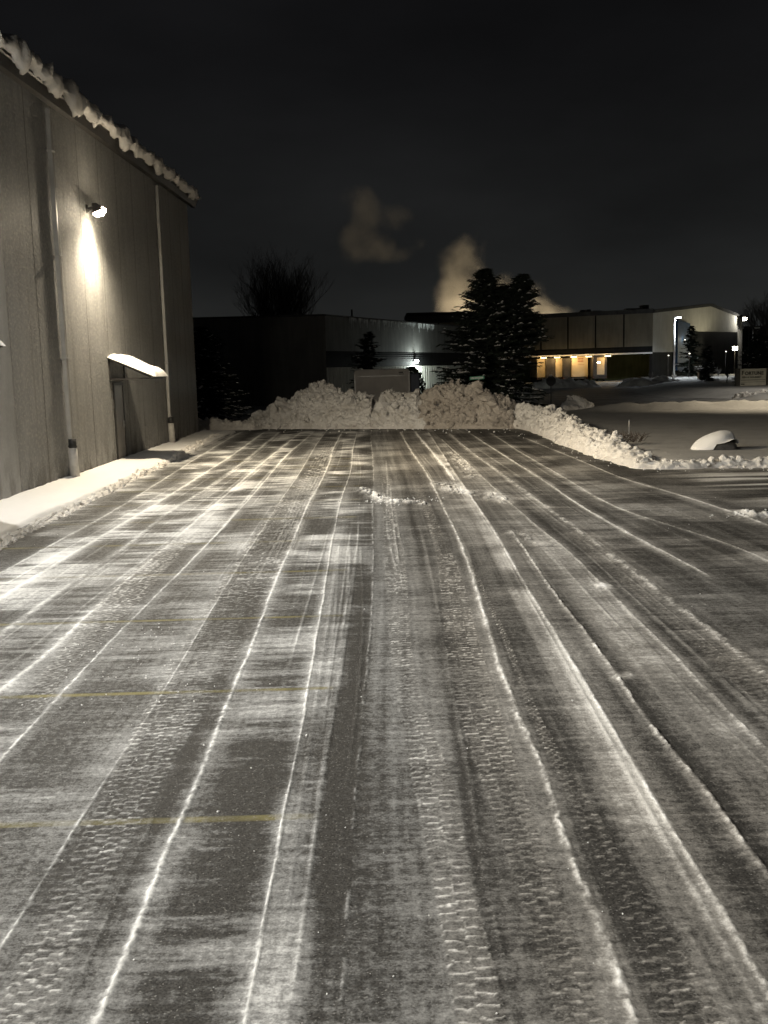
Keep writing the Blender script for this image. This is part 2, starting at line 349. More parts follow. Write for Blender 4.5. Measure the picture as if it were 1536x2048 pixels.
# loose snow dropped by the bucket
def crumbs(pix, w, g, hh):
    global snow, z
    q = np.array([gp(*p)[:2] for p in pix]); best = np.full(XX.shape, 9.)
    for i in range(len(q) - 1):
        a, b = q[i], q[i + 1]; ab = b - a; t = np.clip(((XX - a[0]) * ab[0] + (YY - a[1]) * ab[1]) / (ab @ ab), 0, 1)
        best = np.minimum(best, np.hypot(XX - a[0] - t * ab[0], (YY - a[1] - t * ab[1]) * .6))
    m = np.exp(-(best / w) ** 2); lump = sstep(.42, .7, fbm(XX * 9, YY * 5, 111, 3))
    snow += g * m * (.35 + .8 * lump); z += hh * m * lump
crumbs([(725, 979), (770, 1001), (800, 1005), (850, 1008)], .18, .8, .05)
crumbs([(885, 968), (925, 985), (985, 990), (1000, 1000)], .35, .45, .03)
crumbs([(900, 905), (930, 935), (945, 955)], .25, .45, .03)
crumbs([(1500, 1030), (1540, 1035), (1600, 1040)], .25, .8, .10)
crumbs([(1030, 1068), (1080, 1085)], .3, .25, .02); crumbs([(1195, 1175), (1215, 1172)], .12, .5, .02); crumbs([(1238, 1358), (1262, 1352)], .06, .4, .012)
# towards the curb and the piles the plough left more
snow += .35 * (1 - sstep(-6.6, -5.8, XX)) + .12 * sstep(41, 45, YY) * (fbm(XX * .6, YY * 1.5, 121, 2))
# worn yellow stall lines
paint = np.zeros_like(XX)
for k, y in enumerate([5.83, 8.34, 10.93, 13.53, 16.05, 18.6, 21.15, 23.7, 26.25, 28.8, 31.35]):
    wdt = .036; e = sstep(-6.3, -6.2, XX) * (1 - sstep(-.55, -.42, XX)); yv = y + .004 * XX
    paint += e * (1 - sstep(wdt * .8, wdt * 1.2, np.abs(YY - yv))) * (.5 + .5 * sstep(.35, .6, fbm(XX * 4, YY * 6, 131 + k, 3)))
    snow -= .16 * e * np.exp(-((YY - yv) / .05) ** 2) * (YY > 7)
dirt = sstep(-.2, .9, XX) * .55 + .25 * flat + .35 * (fbm(XX * .5, YY * .35, 141, 3) - .4)
snow = np.clip(snow, -.1, 1.35)
z = z + ridge + .0022 * tread + .006 * np.clip(snow, 0, 1) * (.5 + .5 * blot) + .004 * fbm(XX * 9, YY * 9, 151, 2) * np.clip(snow, .2, 1)

t = NT('ploughed_asphalt'); p = t.geo()
a_s, a_d, a_p = t.attr('snow'), t.attr('dirt'), t.attr('paint')
n1 = t.noise(p, 22., 4, .65); n2 = t.noise(p, 75., 3, .6); n3 = t.noise(t.map(p, (14, 60, 1)), 1., 3, .6); n4 = t.mr(t.noise(p, 13., 6, .8), .30, .70, 0., 1., False)
gr = t.math('ADD', t.math('ADD', t.math('MULTIPLY', n1, .34), t.math('MULTIPLY', n2, .29)), t.math('ADD', t.math('MULTIPLY', n3, .20), t.math('MULTIPLY', n4, .17)))
v = t.math('ADD', a_s, t.math('MULTIPLY', t.math('SUBTRACT', gr, .5), 2.1))
film = t.mr(v, -.10, .60); cover = t.mr(v, .40, 1.04); ridgew = t.mr(a_s, .92, 1.25)
stone = t.n('ShaderNodeTexVoronoi', {'Vector': p, 'Scale': 120.}).outputs['Color']
sv = t.n('ShaderNodeSeparateColor', {0: stone}).outputs[0]
asp = t.mix(sv, (.015, .0143, .0132), (.052, .049, .0445))
asp = t.mix(t.mr(sv, .96, .995), asp, (.15, .145, .135))
asp = t.mix(t.math('MULTIPLY', a_p, .34), asp, (.30, .26, .085))
filmc = t.mix(a_d, (.27, .27, .265), (.228, .208, .180))
snc = t.mix(t.math('MULTIPLY', a_d, .8), (.66, .66, .645), (.50, .465, .41)); snc = t.mix(ridgew, snc, (.80, .79, .77))
col = t.mix(t.math('MULTIPLY', film, .88), asp, filmc); col = t.mix(cover, col, snc)
# paint stays faintly visible through the film
col = t.mix(t.math('MULTIPLY', t.math('MULTIPLY', a_p, t.math('SUBTRACT', 1.0, cover)), .11), col, (.30, .26, .09))
hb = t.math('ADD', t.math('MULTIPLY', v, .55), t.math('MULTIPLY', sv, .18))
M['lot'] = t.bsdf(col, t.mr(cover, 0, 1, .7, .85), 0., t.bump(hb, .75, .010), **{'Specular IOR Level': .12})
lot = grid_mesh('parking_lot', np.stack([XX, YY, z], -1), M['lot'], attrs={'snow': snow, 'dirt': np.clip(dirt, 0, 1), 'paint': np.clip(paint, 0, 1)})
tag(lot, kind='structure')
del d1, d2, comb, comb2, drift, wob, lane, lanei, fine_l, fine_l2, chat, blot, tread, flat, dark

# ------------------------------------------------------------------ terrain, road
gx = np.concatenate([[-900, -400, -200, -120], np.arange(-80, 6, 1.6), np.arange(6, 36, .35), np.arange(36, 110, 1.2), [130, 180, 300, 500, 900]])
gy = np.concatenate([[-300, -100, -40, -10, 5, 15, 20, 23, 24.5], np.arange(25, 100, .4), np.arange(100, 240, 1.5), [260, 320, 450, 700, 1200]])
GX, GY = np.meshgrid(gx, gy)
lawn = sstep(7.0, 8.2, GX) * sstep(25.6, 26.8, GY)
edge = 57.5 - .20 * (GX - 12) + .012 * np.clip(GX - 12, 0, 30) ** 1.5 + 1.2 * (fbm(GX * .35, GX * 0, 5, 2) - .5)
lawn_r = lawn * (1 - sstep(edge - .5, edge + .9, GY))
berm = .42 * np.exp(-((GY - edge + .8) / .9) ** 2) * sstep(10, 14, GX) * (.35 + 1.0 * fbm(GX * 1.3, GY * 1.3, 7, 3))
# island with the sign and the pole lamp
islx = 24.5 + .00 * GY + 7 * sstep(85, 165, GY) * 2.6 + 9 * np.exp(-((GY - 70) / 7.) ** 2)
isl = sstep(islx - 1.5, islx + 3.5, GX) * sstep(70.5, 74.5, GY + .05 * (GX - 28)) * (1 - sstep(185, 200, GY))
bank2 = .75 * np.exp(-((GY + .05 * (GX - 28) - 73.6) / 1.2) ** 2) * sstep(25, 30, GX) * (.5 + .8 * fbm(GX * 1.5, GY * 1.5, 13, 3))
back = sstep(48.5, 51, GY) * (1 - sstep(5.5, 7, GX)) * .25 * (1 - sstep(60, 63, GY))
leftside = (1 - sstep(-9, -8, GX)) * .1
hz = -.10 + .27 * lawn_r + berm + isl * .55 + bank2 + back + leftside + (.10 * (fbm(GX * .5, GY * .5, 17, 3) - .5) + .05 * (fbm(GX * .9 + GY * .5, GY * 1.6, 18, 3) - .5)) * (lawn_r + isl) + .10 * sstep(100, 180, GY)
inlot = (GX > -9) & (GX < 7.0) & (GY < 48)
hz = np.where(inlot | (GY < 25.5), -.12, hz)
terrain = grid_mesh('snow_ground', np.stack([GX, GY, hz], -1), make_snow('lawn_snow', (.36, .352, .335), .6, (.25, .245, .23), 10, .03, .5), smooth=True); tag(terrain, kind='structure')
t = NT('packed_road_snow'); p = t.geo()
f = t.noise(t.map(p, (.08, 1.2, 1)), 1.2, 5); g = t.noise(p, 2.2, 4)
col = t.mix(t.mr(t.math('ADD', t.math('MULTIPLY', f, .65), t.math('MULTIPLY', g, .35)), .38, .62), (.06, .058, .056), (.34, .33, .31))
M['road'] = t.bsdf(col, .6, 0., t.bump(g, .3, .03))
rm = MB()
rm.add([(-90, 58, -.03), (8, 58, -.03), (30, 52.0, -.03), (120, 44, -.03), (120, 66, -.03), (34, 71.2, -.03), (27, 74, -.03), (23.5, 82, -.03), (25, 98, -.03), (31, 120, -.03), (40, 150, -.03), (52, 176, -.03),
        (24, 176, -.03), (18, 150, -.03), (13, 115, -.03), (10.5, 90, -.03), (8, 79, -.03), (3, 75, -.03), (-90, 76, -.03)], [tuple(range(19))])
road = rm.build('road', M['road']); tag(road, kind='structure')

# ------------------------------------------------------------------ warehouse on the left
WX = -8.2
bld = thing('warehouse', 'tall tan concrete panel warehouse with snow hanging from its roof edge', 'building', (WX, 30, 0))
def W(x, y, zz): return (x - WX, y - 30, zz)
Y0, Y1, ZT = -14.0, 45.6, 10.25
m = MB(); joints = []
y = Y1
while y > Y0:
    joints.append(y); y -= 2.083
joints.append(Y0)
for a, b in zip(joints[1:], joints[:-1]):
    if b < 23.4: continue
    m.box(-.25, 0, a - 30 + .012, b - 30 - .012, 0, ZT)
    m.box(-.2, .004, a - 30 - .011, a - 30 + .011, 0, ZT, 1)
m.box(-38, -.26, Y0 - 30, Y1 - 30 - .02, 0, ZT)     # core behind the panels
m.box(-38, -.27, Y1 - 30 - .015, Y1 - 30 + .12, 0, ZT)
m.build('wall', [M['aggregate'], M['sealant']], bld)
m = MB()
for a, b in zip(joints[1:], joints[:-1]):
    if b >= 23.4: continue
    m.box(-.25, .015, a - 30 + .012, b - 30 - .012, 0, ZT)
m.build('smooth_wall_panel', M['plain_concrete'], bld)
# base grime strip: a low concrete plinth line
m = MB()
m.prism([(-1.2, ZT), (.34, ZT), (.36, ZT + .08), (.40, ZT + .10), (.40, ZT + .30), (-1.2, ZT + .40)], 'y', Y0 - 30 - .2, Y1 - 30 + .45)
m.prism([(.12, ZT - .16), (.30, ZT - .16), (.34, ZT - .004), (.12, ZT - .004)], 'y', Y0 - 30 - .2, Y1 - 30 + .42)
m.build('roof_edge', M['trim'], bld)
m = MB(); m.prism([(-38, ZT + .3), (-1.21, ZT + .45), (-1.21, ZT + .6), (-20, ZT + 1.2), (-38, ZT + .6)], 'y', Y0 - 30, Y1 - 30 + .3); m.build('roof', M['snow_smooth'], bld)
# snow cornice: a curled lip swept along the roof edge, with tongues where it has slumped
def cornice():
    yy = np.arange(12, Y1 + .5, .05); n = 15
    tong = np.zeros_like(yy)
    for c0, w, h in [(23.2, .35, .95), (24.9, .3, .35), (25.7, .4, .55), (27.0, .35, .95), (27.5, .25, .8), (29.0, .3, .75), (30.0, .25, .35), (31.3, .3, .5), (32.4, .28, .95), (33.9, .25, .8), (34.6, .4, .35), (36.2, .3, .85), (37.1, .3, 1.25), (37.5, .25, 1.0), (39.5, .5, .55), (41, .4, .45), (42.5, .6, .5), (44, .6, .4), (18, .4, 1), (15, .4, .8)]:
        tong = np.maximum(tong, h * np.exp(-((yy - c0) / w) ** 4) * (.8 + .4 * vn(yy * 6, yy * 0, 12)))
    tong *= .35 + .85 * vn(yy * .45, yy * 0, 44)
    base = .06 + .16 * fbm(yy * .8, yy * 0, 3, 3)
    gap = sstep(.30, .45, fbm(yy * .5, yy * 0 + 5, 6, 2) + .35 * tong)
    P = np.zeros((len(yy), n, 3))
    for i, v in enumerate(yy):
        th = base[i] * (.35 + .65 * gap[i]) + .18 * tong[i]; dr = .06 + .22 * gap[i] * base[i] + .42 * tong[i]; out = .42 + .06 * gap[i] + .10 * tong[i]
        prof_ = [(-.9, .40), (-.5, .40 + th * .55), (-.1, .37 + th * .8), (.2, .34 + th * .85), (out - .05, .30 + th * .7), (out + .08, .33 + th * .35), (out + .13, .25), (out + .13 - .02 * dr, .25 - dr * .45),
                 (out + .08 - .05 * dr, .25 - dr * .85), (out - .01 - .07 * dr, .25 - dr), (out - .06 - .06 * dr, .25 - dr * .85), (out - .05, .25 - dr * .4), (.405, .16), (.405, .28), (.2, .32)]
        for k, (x, zz) in enumerate(prof_): P[i, k] = (x, v - 30, ZT + zz)
    Q = P.reshape(-1, 3)
    dis = (vn3(Q[:, 0] * 5, Q[:, 1] * 4, Q[:, 2] * 5, 4) - .5) * .16 + (vn3(Q[:, 0] * 13, Q[:, 1] * 12, Q[:, 2] * 13, 8) - .5) * .11
    wgt = np.tile([0, .3, .6, .8, 1, 1, 1, 1, 1, 1, 1, .5, 0, 0, 0], len(yy))
    Q[:, 0] += np.maximum(dis * wgt, -.04); Q[:, 2] += dis * wgt
    # close the section by repeating the first ring point; the ends are pinched shut
    Q = Q.reshape(len(yy), n, 3); Q = np.concatenate([Q, Q[:, :1]], 1)
    for e in (0, -1): Q[e] = Q[e].mean(0)
    return Q
o = grid_mesh('snow_cornice', cornice(), M['snow_bank'], bld)
ROOF_FALL = .030
def shear(o_):
    n_ = len(o_.data.vertices); c_ = np.zeros(n_ * 3, np.float32); o_.data.vertices.foreach_get('co', c_); c_ = c_.reshape(-1, 3)
    c_[:, 2] += (c_[:, 1] + 30 - Y1) * ROOF_FALL * np.clip((c_[:, 2] - 8.5) / 1.0, 0, 1); o_.data.vertices.foreach_set('co', c_.reshape(-1)); o_.data.update()
for o_ in bld.children: shear(o_)
# downspouts
for yv in (26.35, 39.0, 13.8):
    d = MB()
    d.box(.03, .14, yv - 30 - .055, yv - 30 + .055, 1.10, ZT - .23)
    for zz in (3.2, 5.8, 8.4): d.box(.002, .185, yv - 30 - .10, yv - 30 + .10, zz, zz + .05)
    dp = d.build('downspout', M['pipe'], bld, bevel=.012); shear(dp)
    d = MB(); d.tube([(.13, yv - 30, .88), (.13, yv - 30, 1.14)], .105, 14); d.tube([(.13, yv - 30, .93), (.13, yv - 30, .96)], .118, 14); d.build('coupling', M['pipe_black'], dp, True)
    d = MB(); d.tube([(.13, yv - 30, .12), (.13, yv - 30, .5), (.13, yv - 30, .90)], [.135, .118, .112], 14); d.build('boot', M['pipe_white'], dp, True)
    q = MB()   # snow heaped round the foot
    for k in range(5): pass
# doors with sloping canopies
def door_set(yc, zlow, zhigh, proj, w, dw=.98):
    y0 = yc - 30
    f = MB()
    for s in (-1, 1): f.box(.003, .05, y0 + s * (dw / 2 + .04) - .045, y0 + s * (dw / 2 + .04) + .045, .18, 2.46)
    f.box(.003, .05, y0 - dw / 2 - .085, y0 + dw / 2 + .085, 2.463, 2.55)
    d = MB(); d.box(.003, .035, y0 - dw / 2 + .008, y0 + dw / 2 - .008, .2, 2.455); d.box(.036, .042, y0 - dw / 2 + .012, y0 + dw / 2 - .012, .25, .55)
    db = d.build('door', M['door'], bld)
    f.build('door_frame', M['trim'], db)
    h = MB(); h.box(.036, .06, y0 + dw / 2 - .14, y0 + dw / 2 - .07, 1.12, 1.34); h.bar((.075, y0 + dw / 2 - .11, 1.2), (.075, y0 + dw / 2 - .25, 1.2), .022, .03); h.tube([(.06, y0 + dw / 2 - .11, 1.2), (.085, y0 + dw / 2 - .11, 1.2)], .018, 8)
    h.build('handle', M['steel'], db)
    a = MB(); q = .045
    for s in (-1, 1):
        yy = y0 + s * w / 2
        a.bar((.03, yy, zlow), (.03, yy, zhigh), q, q); a.bar((.056, yy, zlow), (proj, yy, zlow), q, q); a.bar((.056, yy, zhigh - .012), (proj + .03, yy, zlow + .03), q, q)
    a.bar((.03, y0 - w / 2 + .03, zlow - .002), (.03, y0 + w / 2 - .03, zlow - .002), q, q); a.bar((proj, y0 - w / 2 + .03, zlow + .0), (proj, y0 + w / 2 - .03, zlow + .0), q, q)
    aw = a.build('awning', M['dark_steel'], bld)
    n = 9; r = MB()
    r.hexa([(.0, y0 - w / 2 - .08, zhigh + .01), (proj + .12, y0 - w / 2 - .08, zlow + .02), (proj + .12, y0 + w / 2 + .08, zlow + .02), (.0, y0 + w / 2 + .08, zhigh + .01),
            (.0, y0 - w / 2 - .08, zhigh + .04), (proj + .12, y0 - w / 2 - .08, zlow + .05), (proj + .12, y0 + w / 2 + .08, zlow + .05), (.0, y0 + w / 2 + .08, zhigh + .04)])
    r.build('awning_sheet', M['trim'], aw)
    U, V = 36, 44; P = np.zeros((V, U, 3))   # snow cushion: closed sheet wrapped over the slope
    us = np.linspace(0, 1, U); vs = np.linspace(0, 1, V)
    for j, v in enumerate(vs):
        for i, u in enumerate(us):
            e = (1 - abs(2 * u - 1) ** 6) ** .5 * (1 - abs(2 * v - 1) ** 7) ** .5
            base = zhigh + .045 + (zlow - zhigh) * (u * 1.0)
            nz = vn(u * 5 + yc, v * 6, 3) * .6 + vn(u * 13, v * 15 + yc, 5) * .4
            P[j, i] = (.004 + u * (proj + .17), y0 - w / 2 - .09 + v * (w + .18) + (vn(u * 6, v * 0 + j * .01, 8) - .5) * .08 * (v < .05 or v > .95), base + e * (.14 + .10 * nz))
    grid_mesh('awning_snow', P, M['snow'], aw)
    return aw
door_set(31.75, 2.66, 3.28, 1.25, 1.75)
door_set(17.52, 3.28, 3.95, 1.25, 1.9)

# sidewalk with untouched snow, and the plough's crumbs along its edge
m = MB(); m.box(WX + .02, -6.75, -14, 45.9, -.1, .05); sw_ = m.build('sidewalk', M['plain_concrete']); tag(sw_, kind='structure')
sy = np.concatenate([[-14, -5, 4], np.arange(10, 47.2, .09)]); sx = np.linspace(0, 1, 34)
SXX, SYY = np.meshgrid(sx, sy); right = -6.62 - .10 * sstep(30, 46, SYY) + .10 * (fbm(SYY * .7, SYY * 0, 31, 3) - .5)
PXs = (WX + .02) + SXX * (right - WX - .02)
hh = .15 + .045 * (fbm(PXs * 1.2, SYY * .5, 33, 3) - .5) + .05 * np.exp(-((SXX) / .05) ** 2) * (fbm(SYY * 2.2, SYY * 0, 35, 3)) - .05 * sstep(.70, .95, SXX) + .05 * (fbm(PXs * 5, SYY * 3, 37, 3) - .5) * sstep(.7, .9, SXX) - .12 * sstep(.93, 1.0, SXX) ** 2
o = grid_mesh('snow_covered_walk', np.stack([PXs, SYY, hh], -1), M['snow_smooth']); tag(o, kind='structure')

# ------------------------------------------------------------------ ploughed snow: piles and banks
def normals(P):
    du = np.gradient(P, axis=1); dv = np.gradient(P, axis=0); n = np.cross(du, dv); n /= np.maximum(np.linalg.norm(n, axis=2, keepdims=True), 1e-9)
    return np.where(n[:, :, 2:] < 0, -n, n)
def rough(P, amp, sc, seed, mask):
    n = normals(P); Q = P.reshape(-1, 3)
    f1, f2, cid = worley3(Q + .35 * (np.stack([vn3(*(Q * 1.7).T, seed), vn3(*(Q * 1.7).T, seed + 1), vn3(*(Q * 1.7).T, seed + 2)], 1) - .5), sc, seed)
    g1, g2, c2 = worley3(Q, sc * 2.6, seed + 20)
    e1, e2, c3 = worley3(Q, sc * 6., seed + 40)
    d = amp * ((cid - .45) * 1.25 * sstep(0, .12, f2 - f1) + .12 * (.6 - f1) - .35 * (1 - sstep(0, .10, f2 - f1))) + amp * .55 * ((c2 - .5) * sstep(0, .15, g2 - g1) + .1 * (.5 - g1)) + amp * .38 * ((c3 - .5) * sstep(0, .3, e2 - e1)) + amp * .9 * (vn3(*(Q * .9).T, seed + 7) - .5) + amp * .6 * (vn3(*(Q * 8).T, seed + 8) - .5) + amp * .4 * (vn3(*(Q * 19).T, seed + 9) - .5)
    d = d * (.60 + .75 * sstep(.38, .62, vn3(*(Q * .8).T, seed + 60)))
    return P + n * (d.reshape(P.shape[:2]) * mask)[:, :, None]
def chunk_mb(mb, c, r, seed):
    bm = bmesh.new(); bmesh.ops.create_icosphere(bm, subdivisions=1, radius=1)
    rr = random.Random(seed); sx, sy, sz = (rr.uniform(.7, 1.3) for _ in range(3)); rot = Matrix.Rotation(rr.uniform(0, 6), 3, Vector((rr.random(), rr.random(), rr.random() + .1)).normalized())
    vs = [rot @ Vector((v.co.x * sx, v.co.y * sy, v.co.z * sz * .8)) * r * rr.uniform(.78, 1.2) + Vector(c) for v in bm.verts]
    fs = [tuple(v.index for v in f.verts) for f in bm.faces]; bm.free(); mb.add(vs, fs)
def chunks_on(P, n, r0, r1, seed, w=None):
    rr = random.Random(seed); mb = MB(); R, K, _ = P.shape
    for k in range(n):
        for _ in range(30):
            i, j = rr.randrange(1, R - 1), rr.randrange(1, K - 1)
            if w is None or rr.random() < w[i, j]: break
        r = r0 * (r1 / r0) ** (rr.random() ** 2.2); p = P[i, j]; chunk_mb(mb, (p[0], p[1], p[2] + r * .3), r, seed * 1000 + k)
    return mb
def pile(name, label, sky, ybase, mat, crest, backw, sc, amp, seed, nch, step=.045, group=None):
    """sky: (pixel x, pixel y) of the crest line; the pile's front foot lies on ybase(x)"""
    pts = []
    for px, py in sky:
        yb = ybase(px) + crest; p = at(px, py, yb); pts.append((p[0], p[2]))
    pts = np.array(pts); x0, x1 = pts[0, 0], pts[-1, 0]
    fx = np.arange(x0 - .25, x1 + .25, step); top = np.interp(fx, pts[:, 0], np.maximum(pts[:, 1], .02)); top[(fx < x0) | (fx > x1)] = 0
    kk = np.hanning(9)[1:-1]; top = np.convolve(np.pad(top, 3, mode='edge'), kk / kk.sum(), 'valid')
    foot = np.array([ybase(0) if False else 0 for _ in fx], float)
    for i, x in enumerate(fx): foot[i] = ybase_world(x)
    ts = np.concatenate([np.linspace(0, 1, int(crest * 1.7 / step)), 1 + np.linspace(0, 1, int(backw / .09))[1:]])
    TX, TT = np.meshgrid(fx, ts)
    TO = np.interp(TX, fx, top); FO = np.interp(TX, fx, foot)
    up = np.clip(TT, 0, 1); dn = np.clip(TT - 1, 0, 1)
    prof_ = np.where(TT <= 1, .06 + .94 * np.sin(up * math.pi / 2) ** .85, 1 - sstep(0, 1, dn) * 1.02)
    prof_ = np.where(TT <= 0, 0, prof_)
    yy = FO + np.where(TT <= 1, up * crest * (.55 + .45 * np.clip(TO / 1.5, 0, 1.2)), crest * (.55 + .45 * np.clip(TO / 1.5, 0, 1.2)) + dn * backw)
    # ledges and gullies in the front face
    led = (fbm(TX * .7, TT * 2.2, seed + 3, 3) - .5) * .5 * np.clip(TO, 0, 1) * np.sin(np.clip(TT, 0, 1) * math.pi)
    P = np.stack([TX, yy + led, TO * prof_ - .05], -1)
    mask = sstep(0, .15, TO) * sstep(0, .06, TT) * (1 - sstep(1.7, 2, TT))
    P = rough(P, amp, sc, seed, mask * np.clip(.4 + TO * .5, 0, 1))
    c0 = (P[:, :, 0].mean(), P[:, :, 1].mean(), 0)
    r = thing(name, label, 'snow pile', c0, group=group)
    L = P - np.array(c0)
    grid_mesh('snow_mass', L, mat, r)
    w = sstep(.02, .2, TO * prof_) * (TT < 1.25)
    sl = chunks_on(L, 16, .18, .42, seed + 1, w * (TT < .95) * (TT > .15)); va = np.array(sl.v)
    c = chunks_on(L, nch, .03, .20, seed, w).build('snow_chunks', mat, r); c['kind'] = 'stuff'
    c = sl.build('snow_slabs', mat, r); c['kind'] = 'stuff'
    return r
_fa, _fb = gp(500, 858), gp(1050, 858)
def ybase_world(x): return _fa[1] + (x - _fa[0]) * (_fb[1] - _fa[1]) / (_fb[0] - _fa[0])
def ybase(px): return gp(px, 858)[1]
pile('snow_pile', 'broad pale heap of ploughed snow at the lot end before the cargo trailer',
     [(488, 852), (505, 845), (520, 826), (552, 812), (556, 796), (578, 800), (600, 785), (622, 771), (640, 772), (668, 776), (690, 784), (705, 787), (735, 795), (748, 812), (764, 812), (770, 795), (780, 785), (800, 786), (812, 788), (826, 783), (838, 790), (848, 812), (856, 850)],
     ybase, M['snow_pile'], 2.7, 3.0, 2.3, .26, 5, 330)
pr = pile('snow_pile', 'browner steep heap of dirty snow with two bucket scars, in front of the big spruce',
     [(836, 848), (842, 800), (850, 780), (868, 772), (905, 766), (920, 770), (950, 772), (975, 780), (992, 795), (1008, 806), (1020, 830), (1030, 852)],
     ybase, M['snow_dirty'], 2.2, 2.6, 2.9, .27, 15, 330)
# the bucket's bite marks on its foot
def scar(px, py, w, h, seed):
    p = gp(px, py); P = np.zeros((16, 16, 3)); us = np.linspace(-1, 1, 16)
    for j, v in enumerate(np.linspace(0, 1, 16)):
        for i, u in enumerate(us):
            e = (1 - abs(u) ** 4) ** .5
            P[j, i] = (p[0] + u * w / 2, p[1] - .25 + .9 * v - .22 * e, h * v * (.9 + .1 * e))
    return P
for px in (905, 985):
    P = rough(scar(px, 856, .95, .85, px), .06, 5, px, np.ones((16, 16))); P -= np.array(pr.location)
    grid_mesh('bucket_cut_block', P, M['snow_pile'], pr)

def bank(name, label, foot, top, width, mat, seed, sc, amp, nch, cat='snow bank', group=None, step=.05, side=1):
    """foot: world polyline of the lot-side foot; top: heights at each foot point; body lies to the right of the direction of travel"""
    f = np.array(foot, float); s = np.concatenate([[0], np.cumsum(np.linalg.norm(np.diff(f, axis=0), axis=1))])
    ss = np.arange(0, s[-1], step); fx = np.interp(ss, s, f[:, 0]); fy = np.interp(ss, s, f[:, 1])
    k = max(3, int(1.6 / step) | 1); ker = np.hanning(k + 2)[1:-1]; ker /= ker.sum()
    def sm(a): return np.convolve(np.concatenate([a[0] + (a[0] - a[1:k // 2 + 1][::-1]), a, a[-1] + (a[-1] - a[-k // 2:-1][::-1])]), ker, 'valid')[:len(ss)]
    fx, fy = sm(fx), sm(fy); hgt = np.interp(ss, s, top); wid = np.interp(ss, s, width if hasattr(width, '__len__') else [width] * len(f))
    tx, ty = np.gradient(fx), np.gradient(fy); ln = np.hypot(tx, ty); nx, ny = side * ty / ln, -side * tx / ln
    ts = np.linspace(0, 1, max(14, int(np.max(wid) / step))); SS, TT = np.meshgrid(np.arange(len(ss)), ts)
    mod = .75 + .5 * fbm(ss * .8, ss * 0, seed, 3)
    prof_ = np.where(TT < .45, np.sin(np.clip(TT / .45, 0, 1) * math.pi / 2) ** .8, 1 - sstep(.45, 1, TT))
    endm = sstep(0, .6, ss) * (1 - sstep(ss[-1] - .6, ss[-1], ss))
    Hh = (hgt * mod * endm)[None, :] * prof_
    wob = (fbm(ss * 1.3, ss * 0, seed + 4, 3) - .5) * .35 * np.minimum(1, wid)
    P = np.stack([(fx + wob * nx)[None, :] + nx[None, :] * TT * wid[None, :], (fy + wob * ny)[None, :] + ny[None, :] * TT * wid[None, :], Hh - .03], -1)
    mask = sstep(0, .08, TT) * (1 - sstep(.85, 1, TT)) * endm[None, :] * np.clip(hgt / (.75 if amp > .1 else .1), .25, 1)[None, :]
    P = rough(P, amp, sc, seed, mask)
    c0 = np.array((fx.mean(), fy.mean(), 0)); r = thing(name, label, cat, tuple(c0), group=group); L = P - c0
    grid_mesh('snow_mass', L, mat, r)
    w = (prof_ > .12) * (TT < .8) * endm[None, :]
    c = chunks_on(L, nch, .022 if amp < .1 else .03, .055 if amp < .1 else .15, seed, w).build('snow_chunks', mat, r); c['kind'] = 'stuff'
    return r
bank('snow_bank', 'long crumbly snow bank curving along the lot edge in front of the dark snowy lawn',
     [(5.1, 46.6), gp(1045, 859)[:2], gp(1105, 882)[:2], gp(1174, 910)[:2], gp(1223, 927)[:2], gp(1262, 938)[:2], gp(1349, 940)[:2], gp(1440, 938)[:2], gp(1536, 936)[:2], gp(1700, 932)[:2], gp(1950, 925)[:2]],
     [1.0, 1.0, .72, .52, .36, .24, .26, .30, .30, .30, .30], [2.0, 2.0, 1.7, 1.5, 1.3, 1.0, .9, .8, .8, .8, .8], M['snow_bank'], 23, 2.9, .19, 420, side=-1)
bank('snow_bank', 'low short snow bank beyond the end of the warehouse walkway',
     [(-9.6, 49.2), (-8.8, 49.4), (-7.6, 49.4), (-6.6, 49.2), (-5.9, 48.9)], [.5, .6, .45, .5, .3], 1.3, M['snow_bank'], 29, 3.2, .12, 90, side=-1)
eg = [(-6.72, 2.0), (-6.68, 8), (-6.62, 13)] + [tuple(gp(px, py)[:2] + np.array((-.20, 0))) for px, py in [(0, 1092), (80, 1050), (170, 1007), (250, 966), (330, 928), (400, 893), (440, 873)]]
bank('snow_windrow', 'narrow ridge of snow crumbs along the edge of the warehouse walkway', eg, [.075] * 7 + [.10, .15, .2, .24][:len(eg) - 7], .42, M['snow_bank'], 31, 12, .075, 1500, cat='snow ridge', step=.035, side=1)
bank('snow_pile', 'small low yellowish snow mound at the foot of the stop sign', [(10.4, 60.2), (11.3, 59.6), (12.6, 59.8), (13.6, 60.6)], [.5, .85, .8, .3], 3.0, M['snow_pile'], 37, 2.5, .16, 60, cat='snow pile', side=-1)
bank('snow_bank', 'brightly lit lumpy snow bank along the street in front of the company signboard', [(26.0, 74.6), (28, 73.3), (31, 72.4), (36, 71.6), (44, 70.8), (52, 70.2)], [.35, .6, .8, .85, .8, .6], 2.4, M['snow_bank'], 53, 2.2, .22, 160, side=-1, step=.08)
bank('snow_pile', 'low grey snow pile left of the road, in front of the loading dock', [(18, 128), (21, 126), (26, 127), (29, 129)], [.6, 1.1, .9, .5], 5.0, M['snow_pile'], 43, 1.2, .3, 20, cat='snow pile', step=.2, side=-1)
bank('snow_pile', 'wider grey snow pile between the dark truck and the pole lamp', [(30, 128), (33, 126), (37, 126), (40, 128)], [.6, 1.0, .9, .4], 5.0, M['snow_pile'], 47, 1.2, .3, 20, cat='snow pile', step=.2, side=-1)

